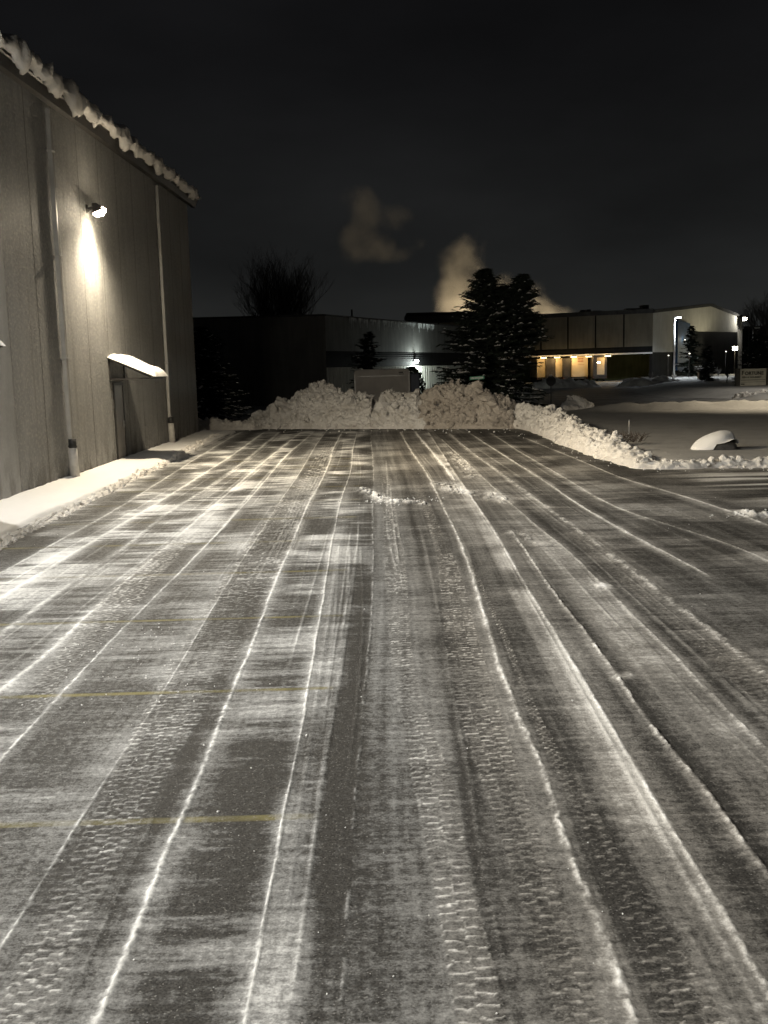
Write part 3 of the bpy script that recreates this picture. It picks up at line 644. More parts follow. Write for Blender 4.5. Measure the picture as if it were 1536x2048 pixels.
# loose lumps of ice scattered over the lot
mb = MB(); rr = random.Random(3)
for k in range(260):
    u = rr.random(); y = 3.6 + 30 * u ** 1.6; x = rr.uniform(-.36, .36) * y; r = rr.uniform(.0015, .0055) * (1 + .03 * y)
    if rr.random() < .05: r *= 1.7
    chunk_mb(mb, (x, y, r * .6), r, k)
for px, py, n, sp in [(215, 1300, 26, .35), (265, 1265, 16, .3), (245, 1340, 18, .4), (330, 1390, 14, .4), (800, 1003, 90, .42), (1520, 1032, 40, .5)]:
    g0 = gp(px, py)
    for k in range(n): r = rr.uniform(.004, .011) * (1 + .05 * g0[1] * (py < 1100)); chunk_mb(mb, (g0[0] + rr.gauss(0, sp), g0[1] + rr.gauss(0, sp * .6), r * .6), r, 9000 + k + px)
for k in range(60):
    px = rr.uniform(500, 1030); g0 = gp(px, 859 + rr.random() ** 2.5 * 9); chunk_mb(mb, (g0[0], g0[1] - .05, .02), rr.uniform(.015, .05), 20000 + k)
for k in range(50):
    f_ = rr.random(); a_, b_ = (gp(1010, 857), gp(1250, 937)) if f_ < .6 else (gp(1250, 939), gp(1560, 938)); u = rr.random(); g0 = a_ + (b_ - a_) * u
    q_ = rr.random() ** 2.2 * .7; chunk_mb(mb, (g0[0] - q_ * (f_ < .6), g0[1] - q_ * (f_ >= .6), .015), rr.uniform(.008, .024), 30000 + k)
o = mb.build('ice_crumbs', M['snow']); tag(o, kind='stuff')

# ------------------------------------------------------------------ boulder, stake, twigs
def boulder():
    c = gp(1440, 911); c = (c[0] + .05, c[1] + .55, .12)
    r = thing('boulder', 'dark round boulder under a thick cap of snow on the lawn edge', 'rock', c)
    def blob(sx, sy, sz, zc, lo, seed, amp):
        U, V = 44, 26; P = np.zeros((V, U + 1, 3))
        for j in range(V):
            ph = lo + (math.pi / 2 - lo) * j / (V - 1)
            for i in range(U + 1):
                th = 2 * math.pi * i / U; d = (math.cos(th) * math.cos(ph), math.sin(th) * math.cos(ph), math.sin(ph))
                k = 1 + amp * (float(vn3(np.array([d[0] * 1.6 + 3]), np.array([d[1] * 1.6 + 5]), np.array([d[2] * 1.6 + seed]), seed)[0]) - .5)
                P[j, i] = (d[0] * sx * k, d[1] * sy * k, zc + d[2] * sz * k)
        return P
    def lean(P):
        P[:, :, 2] *= (.80 + .28 * P[:, :, 0] / .6); P[:, :, 0] -= .12 * np.clip(.5 - P[:, :, 2], 0, 1) * (P[:, :, 0] < 0); return P
    grid_mesh('stone', lean(blob(.60, .50, .52, .02, -.35, 3, .45)), M['rock'], r)
    P = lean(blob(.64, .54, .56, .10, -.05, 3, .40))
    # the cap's hem rises and falls, lower on the windward left
    for i in range(P.shape[1]):
        th = 2 * math.pi * i / (P.shape[1] - 1); hem = .30 * max(0, math.cos(th + 1.05)) ** .7 + .05 * math.sin(5 * th)
        if math.cos(th) < -.25: hem = .02
        P[:, i, 2] = np.maximum(P[:, i, 2], hem * (1 - .0 * P[:, i, 2]))
    grid_mesh('snow_cap', P, M['snow_smooth'], r)
boulder()
sp = gp(1258, 884, .1); r = thing('marker_stake', 'thin pale driveway marker stake standing in the bend of the snow bank', 'stake', tuple(sp))
MB().tube([(0, 0, -.1), (.0, 0, .75)], .014, 8).build('rod', M['steel'], r); MB().tube([(0, 0, .52), (0, 0, .70)], .018, 8).build('reflector_band', M['pipe_white'], r)
c = gp(1262, 893, .1); r = thing('bare_shrub', 'low dark leafless twigs poking out of the snow bank beside the stake', 'shrub', tuple(c)); mb = MB(); rr = random.Random(5)
for k in range(60):
    a = rr.uniform(0, 6.28); b = Vector((rr.uniform(-.6, .45), rr.uniform(-.3, .3), .15)); l = rr.uniform(.2, .48)
    e = b + Vector((math.cos(a) * l * .9, math.sin(a) * l * .5, l * rr.uniform(.25, .9))); mid = (b + e) / 2 + Vector((0, 0, .06))
    mb.tube([b, mid, e], [.009, .007, .003], 4); mb.tube([mid, mid + Vector((rr.uniform(-.15, .15), 0, rr.uniform(.05, .2)))], [.006, .002], 4)
mb.build('twigs', M['twig'], r)

# ------------------------------------------------------------------ trees
def bare_tree(name, label, loc, height, spread, seed, trunk=.28, levels=5, up=.55, group=None, nk=(7, 4, 4, 3), tf=.30, k1=1.0):
    rr = random.Random(seed); tr = MB(); cr = MB()
    r = thing(name, label, 'tree', loc, group=group)
    def grow(p, d, L, rad, lv):
        pts = [p]; q = Vector(p); dd = Vector(d)
        for k in range(3):
            dd = (dd + Vector((rr.uniform(-.16, .16), rr.uniform(-.16, .16), rr.uniform(-.04, .16)))).normalized(); q = q + dd * L / 3; pts.append(q.copy())
        (tr if lv == 0 else cr).tube(pts, [rad, rad * .85, rad * .7, rad * .55], 7 if lv == 0 else (4 if lv < 3 else 3), cap=False)
        if lv >= levels: return
        n = nk[lv] if lv < len(nk) else 3
        for k in range(n):
            f = 1 - rr.uniform(0, .55) if lv else 1 - rr.uniform(0, .35); i = min(2, int(f * 3)); b = pts[i].lerp(pts[i + 1], min(1, f * 3 - i))
            a = rr.uniform(0, 6.28) + k * 2.4; sp_ = spread * rr.uniform(.5, 1.25)
            side = Vector((math.cos(a), math.sin(a), 0)); nd = (dd * 1.0 + side * sp_ + Vector((0, 0, up * .5))).normalized()
            grow(b, nd, L * rr.uniform(.58, .8) * (k1 if lv == 0 else 1), max(rad * .5, .008), lv + 1)
    grow(Vector((0, 0, -.2)), Vector((0, 0, 1)), height * tf, trunk, 0)
    tr.build('trunk', M['bark'], r, True); cr.build('crown', M['bark'], r)
    return r
def conifer(name, label, loc, height, radius, seed, tops=((0, 0, 1.0),), dens=1.0, snowy=.3, leaf=.22, group=None, belly=.75):
    rr = random.Random(seed); r = thing(name, label, 'tree', loc, group=group)
    tk = MB(); cr = MB(); sn = MB()
    for tx, ty, tf in tops:
        hT = height * tf
        tk.tube([(tx * .2, ty * .2, -.2), (tx * .8, ty * .8, hT * .45), (tx, ty, hT * .97)], [radius * .07, radius * .045, .012], 7)
        nb = int(120 * dens * tf * (1 if tx <= 0 else .5)); f0 = 0 if tx <= 0 else .52
        for k in range(nb):
            f = (k + rr.random()) / nb; f = f0 + (1 - f0) * f ** .9
            zz = hT * (.02 + .97 * f); L = radius * ((1 - f) ** belly) * rr.choice((rr.uniform(.35, .8), rr.uniform(.75, 1.2), rr.uniform(.85, 1.12))) * (1 if len(tops) == 1 else (1.0 if tx < 0 else .85)) + .12
            a = rr.uniform(0, 6.28); droop = rr.uniform(.05, .55) * (1 - f * .9) - rr.uniform(.0, .5) * f
            n = max(4, int(L / leaf * 2.1)); px_, py_, pz_ = tx * (.3 + .7 * f), ty * (.3 + .7 * f), zz
            ca, sa = math.cos(a), math.sin(a)
            hassnow = rr.random() < snowy
            for s_ in range(n):
                u = (s_ + .6) / n; d = L * u; x = px_ + ca * d; y = py_ + sa * d; zc = pz_ - droop * d + .16 * L * max(0, u - .65) ** 1.2
                wid = leaf * (1.25 - .55 * u) * rr.uniform(.8, 1.5)
                for q in range(3):
                    da = a + (rr.uniform(.25, 1.25) * (1 if q == 0 else -1) if q < 2 else rr.uniform(-.4, .4)); l = wid * rr.uniform(1.0, 2.0); dz = rr.uniform(-.55, .12) * l
                    ox, oy = math.cos(da) * l, math.sin(da) * l; hx, hy = -math.sin(da) * wid * .28, math.cos(da) * wid * .28; tw = rr.uniform(-.15, .15) * wid
                    cr.add([(x - hx, y - hy, zc - tw), (x + ox * .5 - hx * 1.2, y + oy * .5 - hy * 1.2, zc + dz * .4 - tw), (x + ox, y + oy, zc + dz), (x + ox * .5 + hx * 1.2, y + oy * .5 + hy * 1.2, zc + dz * .4 + tw), (x + hx, y + hy, zc + tw)], [(0, 1, 2, 3, 4)])
                if hassnow and u > .45 and rr.random() < (.42 - .38 * f):
                    w2 = wid * rr.uniform(.3, .85)
                    sn.add([(x - w2, y - w2 * .5, zc + .02), (x, y - w2, zc + .03), (x + w2, y - w2 * .2, zc + .0), (x + w2 * .5, y + w2, zc + .03), (x - w2 * .6, y + w2 * .7, zc + .02), (x, y, zc + .05 + w2 * .35)], [(0, 1, 5), (1, 2, 5), (2, 3, 5), (3, 4, 5), (4, 0, 5), (4, 3, 2, 1, 0)])
    tk.build('trunk', M['bark'], r, True); cr.build('crown', M['needle'], r)
    if sn.v: sn.build('snow_cover', M['snow'], r)
    return r
p = at(562, 742, 128); bare_tree('bare_tree', 'wide leafless tree rising behind the dark flat roofed hall', (p[0], 128, 0), 24.5, .80, 4, .42, 6, nk=(14, 4, 4, 3, 3), tf=.19, k1=1.7)
p = at(975, 742, 58); conifer('spruce_tree', 'big two-topped dark spruce flecked with snow beyond the dirty snow heap', (p[0] + .1, 57.5, -.3), 8.6, 3.7, 8, ((-.25, 0, 1.0), (.95, .2, .89), (1.95, .3, .96)), 4.6, .6, .19, belly=.68)
p = at(426, 742, 56); conifer('spruce_tree', 'dark spruce with frosted edges tucked beside the warehouse corner', (p[0] - .55, 56.5, -.2), 5.6, 2.6, 12, ((0, 0, 1.0),), 2.4, 1.0, .16, belly=.6)
p = at(738, 742, 82); conifer('spruce_tree', 'small dim spruce standing right behind the cargo trailer', (p[0], 82, 0), 5.9, 2.5, 21, ((0, 0, 1.0),), 1.2, .25, .2)
p = at(1375, 742, 168); conifer('spruce_tree', 'dark spruce with snow on one flank in front of the blue wall panel', (p[0], 166, .5), 8.3, 3.0, 31, ((0, 0, 1.0),), .8, .3, .3)
p = at(1425, 742, 120); conifer('spruce_tree', 'small snow dusted fir before the shaded base of the gabled hall', (p[0], 122, .5), 4.2, 1.6, 33, ((0, 0, 1.0),), .6, .9, .22)
p = at(1527, 742, 100); conifer('spruce_tree', 'dark bushy conifer with white tips behind the company signboard', (p[0] + .5, 103, .3), 5.2, 2.3, 35, ((0, 0, 1.0),), 1.0, .35, .22, belly=.5)
p = at(1454, 742, 112); bare_tree('bare_tree', 'small leafless ornamental tree between the utility box and the signboard', (p[0], 112, .4), 3.6, .95, 41, .07, 4, .1)
p = at(1560, 742, 120); bare_tree('bare_tree', 'tall leafless tree reaching in over the flagpoles', (p[0] + 1.4, 125, .4), 14.5, .75, 43, .25, 5)
for i, (px, Y, h, lab) in enumerate([(1437, 150, 2.6, 'spreading bare bush right of the snow dusted fir'), (1398, 158, 3.0, 'bare bush in front of the middle of the gabled hall'), (1303, 150, 2.2, 'dark leafless bush beside the base of the dock canopy end')]):
    p = at(px, 742, Y); bare_tree('bare_shrub', lab, (p[0], Y, .3), h, 1.0, 60 + i, .06, 4, .2)

# ------------------------------------------------------------------ cargo trailer behind the heap
M['trailer'] = m_noisy('beige_grey_trailer_skin', (.30, .28, .255), (.36, .335, .305), 1.2, .5)
M['navy'] = m_noisy('navy_panel', (.02, .03, .055), (.03, .04, .07), 2, .5)
M['rubber'] = m_noisy('tyre_rubber', (.015, .015, .015), (.025, .025, .025), 9, .8)
def cargo_trailer():
    Y = 66.; a = at(707, 742, Y); b = at(820, 742, Y); L = b[0] - a[0]; zt = at(760, 738, Y)[2]; zb = .52
    r = thing('cargo_trailer', 'large pale grey trailer with rounded corners parked behind the snow heap', 'trailer', ((a[0] + b[0]) / 2, Y + 1, -.05)); h = L / 2
    def rnd(x0, x1, z0, z1, rad):
        out = []
        for cx, cz, s in ((x1 - rad, z0 + rad, -90), (x1 - rad, z1 - rad, 0), (x0 + rad, z1 - rad, 90), (x0 + rad, z0 + rad, 180)):
            for k in range(7): an = math.radians(s + 15 * k); out.append((cx + rad * math.cos(an), cz + rad * math.sin(an)))
        return out
    MB().prism(rnd(-h, h, zb, zt + .05, .30), 'y', -1, 1.1).build('body', M['trailer'], r, bevel=.05)
    m = MB(); m.box(-h + .25, h - .3, -1.02, -1.003, zt - .42, zt - .39); m.box(-h + .06, -h + .10, -1.02, -1.003, zb + .3, zt - .3); m.box(h - .10, h - .06, -1.02, -1.003, zb + .3, zt - .3); m.build('side_trim', M['steel'], r)
    m = MB(); m.box(h - .75, h - .45, -1.015, -1.003, zt - .24, zt - .16); m.box(h - .72, h - .40, -1.015, -1.003, zt - .33, zt - .29); m.build('badge', M['black'], r)
    m = MB(); m.prism(rnd(h + .02, h + .62, zb + .05, zt - .30, .12), 'y', -.7, .8); m.build('nose', M['navy'], r, bevel=.04)
    m = MB(); m.box(-h + .3, h - .3, -.9, 1.0, zb - .14, zb - .002); m.bar((h - .5, 0, zb - .08), (h + 1.3, 0, zb - .08), .1, .1); m.build('chassis', M['dark_steel'], r)
    for x in (-.55, .35):
        for y in (-.88, .98):
            w = MB(); w.tube([(x, y - .11, .40), (x, y + .11, .40)], .38, 20); wo = w.build('wheel', M['rubber'], r); MB().tube([(x, y - .115, .40), (x, y + .115, .40)], .19, 14).build('rim', M['steel'], wo)
cargo_trailer()
# dark box truck cab shape beyond the trailer's nose
p = at(832, 742, 74)
r = thing('evergreen_hedge', 'black evergreen hedge clump beside the lit door of the far hall', 'hedge', (p[0] - .35, 74, 0)); mb = MB(); rr = random.Random(9)
for k in range(900):
    a = rr.uniform(0, 6.28); zz = rr.uniform(0, 1) ** .8; R = 1.0 * (1 - zz ** 3) ** .5 + .05; x, y, zz = math.cos(a) * R * rr.uniform(.6, 1.05), math.sin(a) * R * rr.uniform(.6, 1), zz * 2.9
    s = .16; d = Vector((rr.uniform(-1, 1), rr.uniform(-1, 1), rr.uniform(-.5, 1))).normalized() * s; e = d.cross(Vector((rr.random(), rr.random(), rr.random()))).normalized() * s * .5
    mb.add([(x - e.x, y - e.y, zz - e.z), (x + d.x, y + d.y, zz + d.z), (x + e.x, y + e.y, zz + e.z), (x - d.x, y - d.y, zz - d.z)], [(0, 1, 2, 3)])
mb.build('foliage', M['needle'], r); MB().tube([(0, 0, -.1), (0, 0, 2.2)], [.1, .03], 6).build('stem', M['bark'], r)

# ------------------------------------------------------------------ far halls
def mk_panel(name, c1, c2, rib=None):
    t = NT(name); p = t.geo(); f = t.noise(p, .5, 4); g = t.noise(t.map(p, (1, 1, .12)), 2.2, 3)
    col = t.mix(t.mr(t.math('ADD', t.math('MULTIPLY', f, .5), t.math('MULTIPLY', g, .5)), .35, .65), c1, c2); return t.bsdf(col, .8, **{'Specular IOR Level': .12})
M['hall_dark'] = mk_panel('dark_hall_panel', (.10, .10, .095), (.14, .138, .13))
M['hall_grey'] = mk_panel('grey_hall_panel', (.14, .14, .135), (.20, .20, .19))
M['hall_band'] = mk_panel('black_metal_and_shade', (.010, .0105, .011), (.018, .0185, .019))  # black metal, also the shade painted along the gable's foot
M['hall_pale'] = mk_panel('pale_ribbed_wall', (.50, .50, .45), (.60, .60, .54))
M['hall_tan'] = mk_panel('tan_hall_panel', (.16, .148, .115), (.21, .195, .155))
M['hall_white'] = mk_panel('pale_grey_gable', (.50, .49, .44), (.58, .57, .52))
M['hall_olive'] = mk_panel('olive_dock_wall', (.07, .085, .04), (.11, .125, .06))
M['roofing'] = m_noisy('dark_roofing', (.03, .03, .03), (.05, .05, .05), 1, .8)
M['blue'] = m_noisy('blue_cladding', (.025, .06, .13), (.035, .08, .16), 1, .6)
M['frost'] = m_noisy('frosted_ice', (.55, .58, .58), (.7, .72, .72), 5, .35)

def strip(mb, a, b, z0, z1, out0, out1, m=0):
    """vertical slab on the wall line a-b (seen side to the right of travel a->b)"""
    a = Vector((a[0], a[1], 0)); b = Vector((b[0], b[1], 0)); d = (b - a).normalized(); n = Vector((d.y, -d.x, 0))
    z0 = z0 if hasattr(z0, '__len__') else (z0, z0); z1 = z1 if hasattr(z1, '__len__') else (z1, z1)
    p0, p1, p2, p3 = a + n * out1, b + n * out1, b + n * out0, a + n * out0
    return mb.hexa([(p0.x, p0.y, z0[0]), (p1.x, p1.y, z0[1]), (p2.x, p2.y, z0[1]), (p3.x, p3.y, z0[0]), (p0.x, p0.y, z1[0]), (p1.x, p1.y, z1[1]), (p2.x, p2.y, z1[1]), (p3.x, p3.y, z1[0])], m)
# --- hall behind the heap
YB = 86.; cA = at(650, 632, YB); zt = cA[2]
v_ = ray(872, 650); k_ = (zt - H) / v_[2]; cB = CAM + v_ * k_
lA = at(330, 632, YB)
A2, B2, L2 = (cA[0], cA[1]), (cB[0], cB[1]), (lA[0], lA[1])
hall = thing('industrial_hall', 'dark flat roofed hall with icicles along its eave behind the snow heaps', 'building', (cA[0], cA[1], 0))
def loc(p): return (p[0] - cA[0], p[1] - cA[1])
zb0, zb1 = at(650, 735, YB)[2], at(650, 702, YB)[2]
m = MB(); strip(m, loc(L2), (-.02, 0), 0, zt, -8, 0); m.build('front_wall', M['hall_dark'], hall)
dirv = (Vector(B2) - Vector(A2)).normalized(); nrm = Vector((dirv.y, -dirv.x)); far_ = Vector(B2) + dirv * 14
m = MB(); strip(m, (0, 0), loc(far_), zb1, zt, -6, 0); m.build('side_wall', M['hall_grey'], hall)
m = MB(); strip(m, (0, 0), loc(far_), zb0, zb1 - .002, -6, -.03)
for k in range(7): zz = zb0 + (zb1 - zb0) * k / 7; strip(m, (0, 0), loc(far_), zz + .03, zz + .10, -.03, .05)
m.build('metal_band', M['hall_band'], hall)
m = MB(); strip(m, (0, 0), loc(far_), 0, zb0 - .002, -6, -.01)
n_ = 60
for k in range(n_):
    a = (far_ - Vector(A2)) * (k / n_); b = (far_ - Vector(A2)) * ((k + .45) / n_); strip(m, a, b, 0, zb0 - .01, -.01, .03)
m.build('ribbed_wall', M['hall_pale'], hall)
m = MB(); strip(m, loc(L2), (.0, 0), zt + .002, zt + .16, -.6, .12); strip(m, (0, 0), loc(far_), zt + .002, zt + .14, -.6, .10); m.build('roof_edge', M['roofing'], hall)
m = MB(); rr = random.Random(4)   # icicles and frost runs below the eave
for k in range(150):
    f = rr.random() ** .8; q = (far_ - Vector(A2)) * (.10 + .52 * f); n3 = Vector((nrm.x, nrm.y)); q = q + n3 * .10; l = rr.uniform(.15, .6) * (1.6 if rr.random() < .2 else 1)
    m.tube([(q.x, q.y, zt + .02), (q.x, q.y, zt - l)], [rr.uniform(.025, .06), .006], 4)
ic = m.build('icicles', M['frost'], hall); ic['kind'] = 'stuff'
p = at(704, 633, 95); MB().tube([(p[0] - cA[0], p[1] - cA[1], zt - .2), (p[0] - cA[0], p[1] - cA[1], at(704, 619, 95)[2])], .09, 8).build('roof_vent', M['black'], hall)
# --- long logistics hall on the right
Zt = at(1306, 626, 165)[2]; G0 = at(1306, 626, 165)
def onz(px, py, zz): v = ray(px, py); return CAM + v * (zz - H) / v[2]
Lf = onz(1060, 637.5, Zt); G0v = Vector((G0[0], G0[1])); dl = (Vector((Lf[0], Lf[1])) - G0v).normalized(); Lend = G0v + dl * 62
Rr = at(1483, 636, 165 * 1.165); G1v = Vector((Rr[0], Rr[1])); zR = Rr[2]
hb = thing('distribution_hall', 'long tan distribution hall with a pale gabled end and a lit loading dock', 'building', (G0[0], G0[1], 0))
def lo(v): return (v[0] - G0[0], v[1] - G0[1])
zu = at(1306, 692, 165)[2]; zc = at(1300, 695, 164)[2]
m = MB(); strip(m, lo(Lend), (0, 0), zu, Zt, -10, 0)
m.build('upper_wall', M['hall_tan'], hb)
for k in range(1, 13):
    q = (Lend - G0v) * (k / 13 * .98); d_ = dl * .12; strip(MB(), q + d_, q - d_, zu + .01, Zt - .01, .001, .03).build('panel_seam', M['hall_band'], hb)
m = MB(); strip(m, lo(Lend), (0, 0), Zt + .002, Zt + .7, -1, .15); m.build('parapet', M['roofing'], hb)
m = MB(); strip(m, lo(Lend), (0, 0), 0, zu - .003, -16, -10.5); m.build('dock_wall', M['hall_olive'], hb)
m = MB(); strip(m, lo(Lend), (0, 0), zu - 1.1, zu - .005, -10.49, .02); m.build('canopy', M['hall_band'], hb)
m = MB(); strip(m, lo(Lend), (0, 0), zu - 1.22, zu - .98, .021, .28); m.build('canopy_snow', M['snow'], hb)
# gable end
gd = (G1v - G0v); gl = gd.length; gdn = gd.normalized(); pk = at(1418, 613, 182); tp = max(.1, min(.9, (Vector((pk[0], pk[1])) - G0v).dot(gdn) / gl)); zp = pk[2]
def gpt(t_, zz, out=0.): q = gdn * gl * t_ + Vector((gdn.y, -gdn.x)) * out; return (q.x, q.y, zz)
def gpoly(mb, poly, o0, o1, m=0):
    n = len(poly); vs = [gpt(t_, zz, o1) for t_, zz in poly] + [gpt(t_, zz, o0) for t_, zz in poly]
    return mb.add(vs, [tuple(range(n)), tuple(range(n, 2 * n))[::-1]] + [(i, (i + 1) % n, n + (i + 1) % n, n + i) for i in range(n)], m)
zl = at(1340, 687, 170)[2]; zd = at(1400, 663, 178)[2]
gpoly(MB(), [(.002, zu - 1), (.21, zu - 1), (.30, zd), (.955, zd + .1), (.975, 1.0), (1, .6), (1, zR), (tp, zp), (.002, Zt)], -.6, 0).build('gable_wall', M['hall_white'], hb)
gpoly(MB(), [(.002, -.1), (.972, -.1), (.972, .9), (.95, zd + .05), (.302, zd - .005), (.212, zu - 1.01), (.002, zu - 1.01)], -.6, -.05).build('gable_shade_band', M['hall_band'], hb)  # shade along the gable's foot, put in as a near-black slab
gpoly(MB(), [(.002, Zt + .01), (tp, zp + .01), (1.005, zR + .01), (1.005, zR + .45), (tp, zp + .5), (.002, Zt + .5)], -1, .25).build('gable_roof_edge', M['roofing'], hb)
gpoly(MB(), [(.225, 1.5), (.355, 1.5), (.355, at(1366, 648, 176)[2]), (.225, at(1348, 640, 172)[2])], .02, .5).build('blue_panel', M['blue'], hb)
gpoly(MB(), [(.985, .0), (1.0, .0), (1.0, zR - .02), (.985, zR - .02)], .02, .25).build('corner_trim', M['pipe_white'], hb)
# return wall right of the gable, with roof-top units
q1 = G1v + Vector((6.5, 22)); m = MB(); strip(m, lo(G1v + gdn * .05), lo(q1), 0, zR - .4, -4, 0); m.build('return_wall', M['hall_tan'], hb)
for px, py, w, h in [(1098, 634, 2.2, .9), (1195, 628, 1.6, 1.2), (1178, 628, .7, 1.6), (1166, 629, .6, 1.6), (1203, 628, 3.4, .7), (1270, 621, 3.0, .8), (1291, 618, 1.2, 1.4)]:
    p = at(px, py, 180); MB().box(p[0] - G0[0] - w / 2, p[0] - G0[0] + w / 2, p[1] - G0[1], p[1] - G0[1] + 2, Zt - .5, p[2] + h * .5).build('rooftop_unit', M['roofing'], hb)
# darker taller hall behind the spruce
p0, p1 = at(815, 628, 195), at(985, 630, 195)
r = thing('industrial_hall', 'black distant hall whose flat top shows between icicled hall and spruce', 'building', ((p0[0] + p1[0]) / 2, 197, 0)); w = (p1[0] - p0[0]) / 2
m = MB(); m.box(-w, w, -2, 14, 0, p0[2] - .4); m.build('wall', M['hall_dark'], r); m = MB(); m.box(-w - .2, w + .2, -2.3, 14.3, p0[2] - .398, p0[2] + .2); m.build('roof', M['roofing'], r)
p0 = at(1503, 651, 215); r = thing('industrial_hall', 'black windowless block behind the two flagpoles', 'building', (p0[0] + 12, 222, 0)); m = MB(); m.box(-12, 12, -4, 10, 0, p0[2] - .3); m.build('wall', M['hall_band'], r); MB().box(-12.1, 12.1, -4.1, 10.1, p0[2] - .298, p0[2]).build('roof', M['roofing'], r)

# ------------------------------------------------------------------ lamps
def point(name, loc, W_, col, rad=.08, parent=None, spot=None, blend=.3, direction=(0, 0, -1)):
    l = bpy.data.lights.new(name, 'SPOT' if spot else 'POINT'); l.energy = W_; l.color = col; l.shadow_soft_size = rad
    o = bpy.data.objects.new(name, l); o.location = loc; C.objects.link(o)
    if spot: l.spot_size = math.radians(spot); l.spot_blend = blend; o.rotation_euler = Vector(direction).to_track_quat('-Z', 'Y').to_euler()
    if parent: o.parent = parent
    return o
WARM, COOL = (1.0, .85, .62), (1.0, .965, .885)
M['lens_warm'] = m_emit('lit_warm_lens', (1.0, .86, .62), 60); M['lens_cool'] = m_emit('lit_white_lens', (1, .97, .9), 60)
def wall_lamp(yv, zv, col, mat, W_, label):
    r = thing('wall_lamp', label, 'lamp', (WX, yv, zv))
    m = MB(); m.prism([(.22, -.14), (.48, -.05), (.48, .03), (.34, .13), (.22, .13)], 'y', -.21, .21); m.bar((.003, 0, .0), (.218, 0, .03), .07, .07); m.box(.003, .03, -.09, .09, -.12, .12); m.build('housing', M['trim'], r, bevel=.01)
    m = MB(); m.prism([(.235, -.20), (.42, -.17), (.50, -.05), (.51, .02), (.484, .028), (.484, -.052), (.235, -.145)], 'y', -.20, .20); m.build('lens', mat, r)
    point('lamp_light', (.56, 0, -.26), W_ * .55, col, .09, r, 156, .9, (.50, 0, -1))
    point('lamp_throw', (.58, 0, -.16), W_ * .95, col, .07, r, 138, 1.0, (.86, .50, -.26))
    point('lamp_throw', (.58, 0, -.16), W_ * .95, col, .07, r, 138, 1.0, (.86, -.50, -.26))
    point('lamp_wash', (.62, 0, -.26), W_ * .13, col, .09, r, 156, 1.0, (-.15, 0, -1))
    point('lamp_glow', (.60, 0, -.12), W_ * .025, col, .07, r)
    return r
wall_lamp(29.6, 7.50, WARM, M['lens_warm'], 4800, 'glowing wall lamp above the warehouse side door')
wall_lamp(18.9, 7.62, COOL, M['lens_cool'], 2150, 'white wall lamp above the nearer warehouse door')
wall_lamp(8.2, 7.62, COOL, M['lens_cool'], 3400, 'white wall lamp on the warehouse beside the nearest stalls')
wall_lamp(-3.4, 7.62, COOL, M['lens_cool'], 3400, 'white wall lamp near the street end of the warehouse')
# street lamp off to the right that lights the street strip
def pole_lamp(name, label, loc, h, arm, mat, polemat, W_, col, spot=150, r0=.11):
    r = thing(name, label, 'street lamp', loc)
    m = MB(); m.tube([(0, 0, 0), (0, 0, h)], [r0, r0 * .6], 10); m.build('pole', polemat, r, True)
    MB().tube([(0, 0, -.1), (0, 0, .55)], r0 * 2.3, 12).build('base', M['pipe_white'], r)
    m = MB(); m.bar((0, 0, h - .1), (arm, 0, h + .02), .08, .08); m.build('arm', polemat, r)
    s = 1 if arm > 0 else -1
    m = MB(); m.hexa([(arm - .35, -.2, h - .06), (arm + .35, -.2, h - .06), (arm + .35, .2, h - .06), (arm - .35, .2, h - .06), (arm - .25, -.14, h + .12), (arm + .25, -.14, h + .12), (arm + .25, .14, h + .12), (arm - .25, .14, h + .12)])
    hd = m.build('lamp_head', M['trim'], r); m = MB(); m.box(arm - .3, arm + .3, -.17, .17, h - .10, h - .064); m.build('lens', mat, hd)
    point('lamp_light', (arm, 0, h - .2), W_, col, .12, r, spot, .4); return r
M['lens_street'] = m_emit('lit_street_lens', (.95, .97, 1), 90); M['lens_small'] = m_emit('lit_small_lens', (1, .95, .8), 5); M['lens_far'] = m_emit('lit_far_lens', (1, .95, .8), 30)
M['pole_pale'] = m_noisy('pale_painted_pole', (.5, .5, .48), (.6, .6, .57), 2, .5)
pole_lamp('street_lamp', 'sodium street lamp on a tall dark pole at the edge of the street', (27, 59.5, 0), 8.5, -1.2, M['lens_warm'], M['dark_steel'], 6500, (1, .84, .6), 124)
pole_lamp('street_lamp', 'second street lamp on the verge in front of the company signboard', (39.5, 75, 0), 8.0, -1.2, M['lens_cool'], M['dark_steel'], 5200, (1, .93, .82), 150)
b = at(1348, 757, 150); tpz = at(1344, 637, 150)[2]
pl = pole_lamp('pole_lamp', 'tall white pole lamp shining in front of the blue wall panel', (b[0], 150, b[2]), tpz - b[2] + .2, .55, M['lens_street'], M['pole_pale'], 5200, (.88, .95, 1.0), 165, .15)
point('lamp_glow', (-.2, -.9, tpz - b[2] - .4), 260, (.88, .95, 1), .2, pl)
# small lamp at the pale door of the icicled hall
p = onz(833, 722, at(833, 722, 100)[2]); t_ = 0
wq = Vector(A2) + dirv * ((Vector(B2) - Vector(A2)).length * .80)
# find where the ray meets the wall line
v = ray(834, 723); 
def hit(px, py, a, d, n, out=0.):
    v = ray(px, py); nv = n[0] * v[0] + n[1] * v[1]; s = ((a[0] - CAM[0]) * n[0] + (a[1] - CAM[1]) * n[1] + out) / nv; return CAM + v * s
q = hit(833, 722, A2, dirv, nrm, .25)
r = thing('wall_lamp', 'bright white floodlight over the pale ribbed wall of the icicled hall', 'lamp', tuple(q))
m = MB(); m.box(-.18, .18, -.12, .12, -.05, .16); m.build('housing', M['trim'], r, bevel=.02); MB().box(-.2, .2, -.16, -.122, -.16, .12).build('lens', m_emit('lit_flood_lens', (.95, 1, .97), 70), r)
point('lamp_light', (nrm.x * .35, nrm.y * .35, -.28), 900, (.9, 1, .93), .1, r)
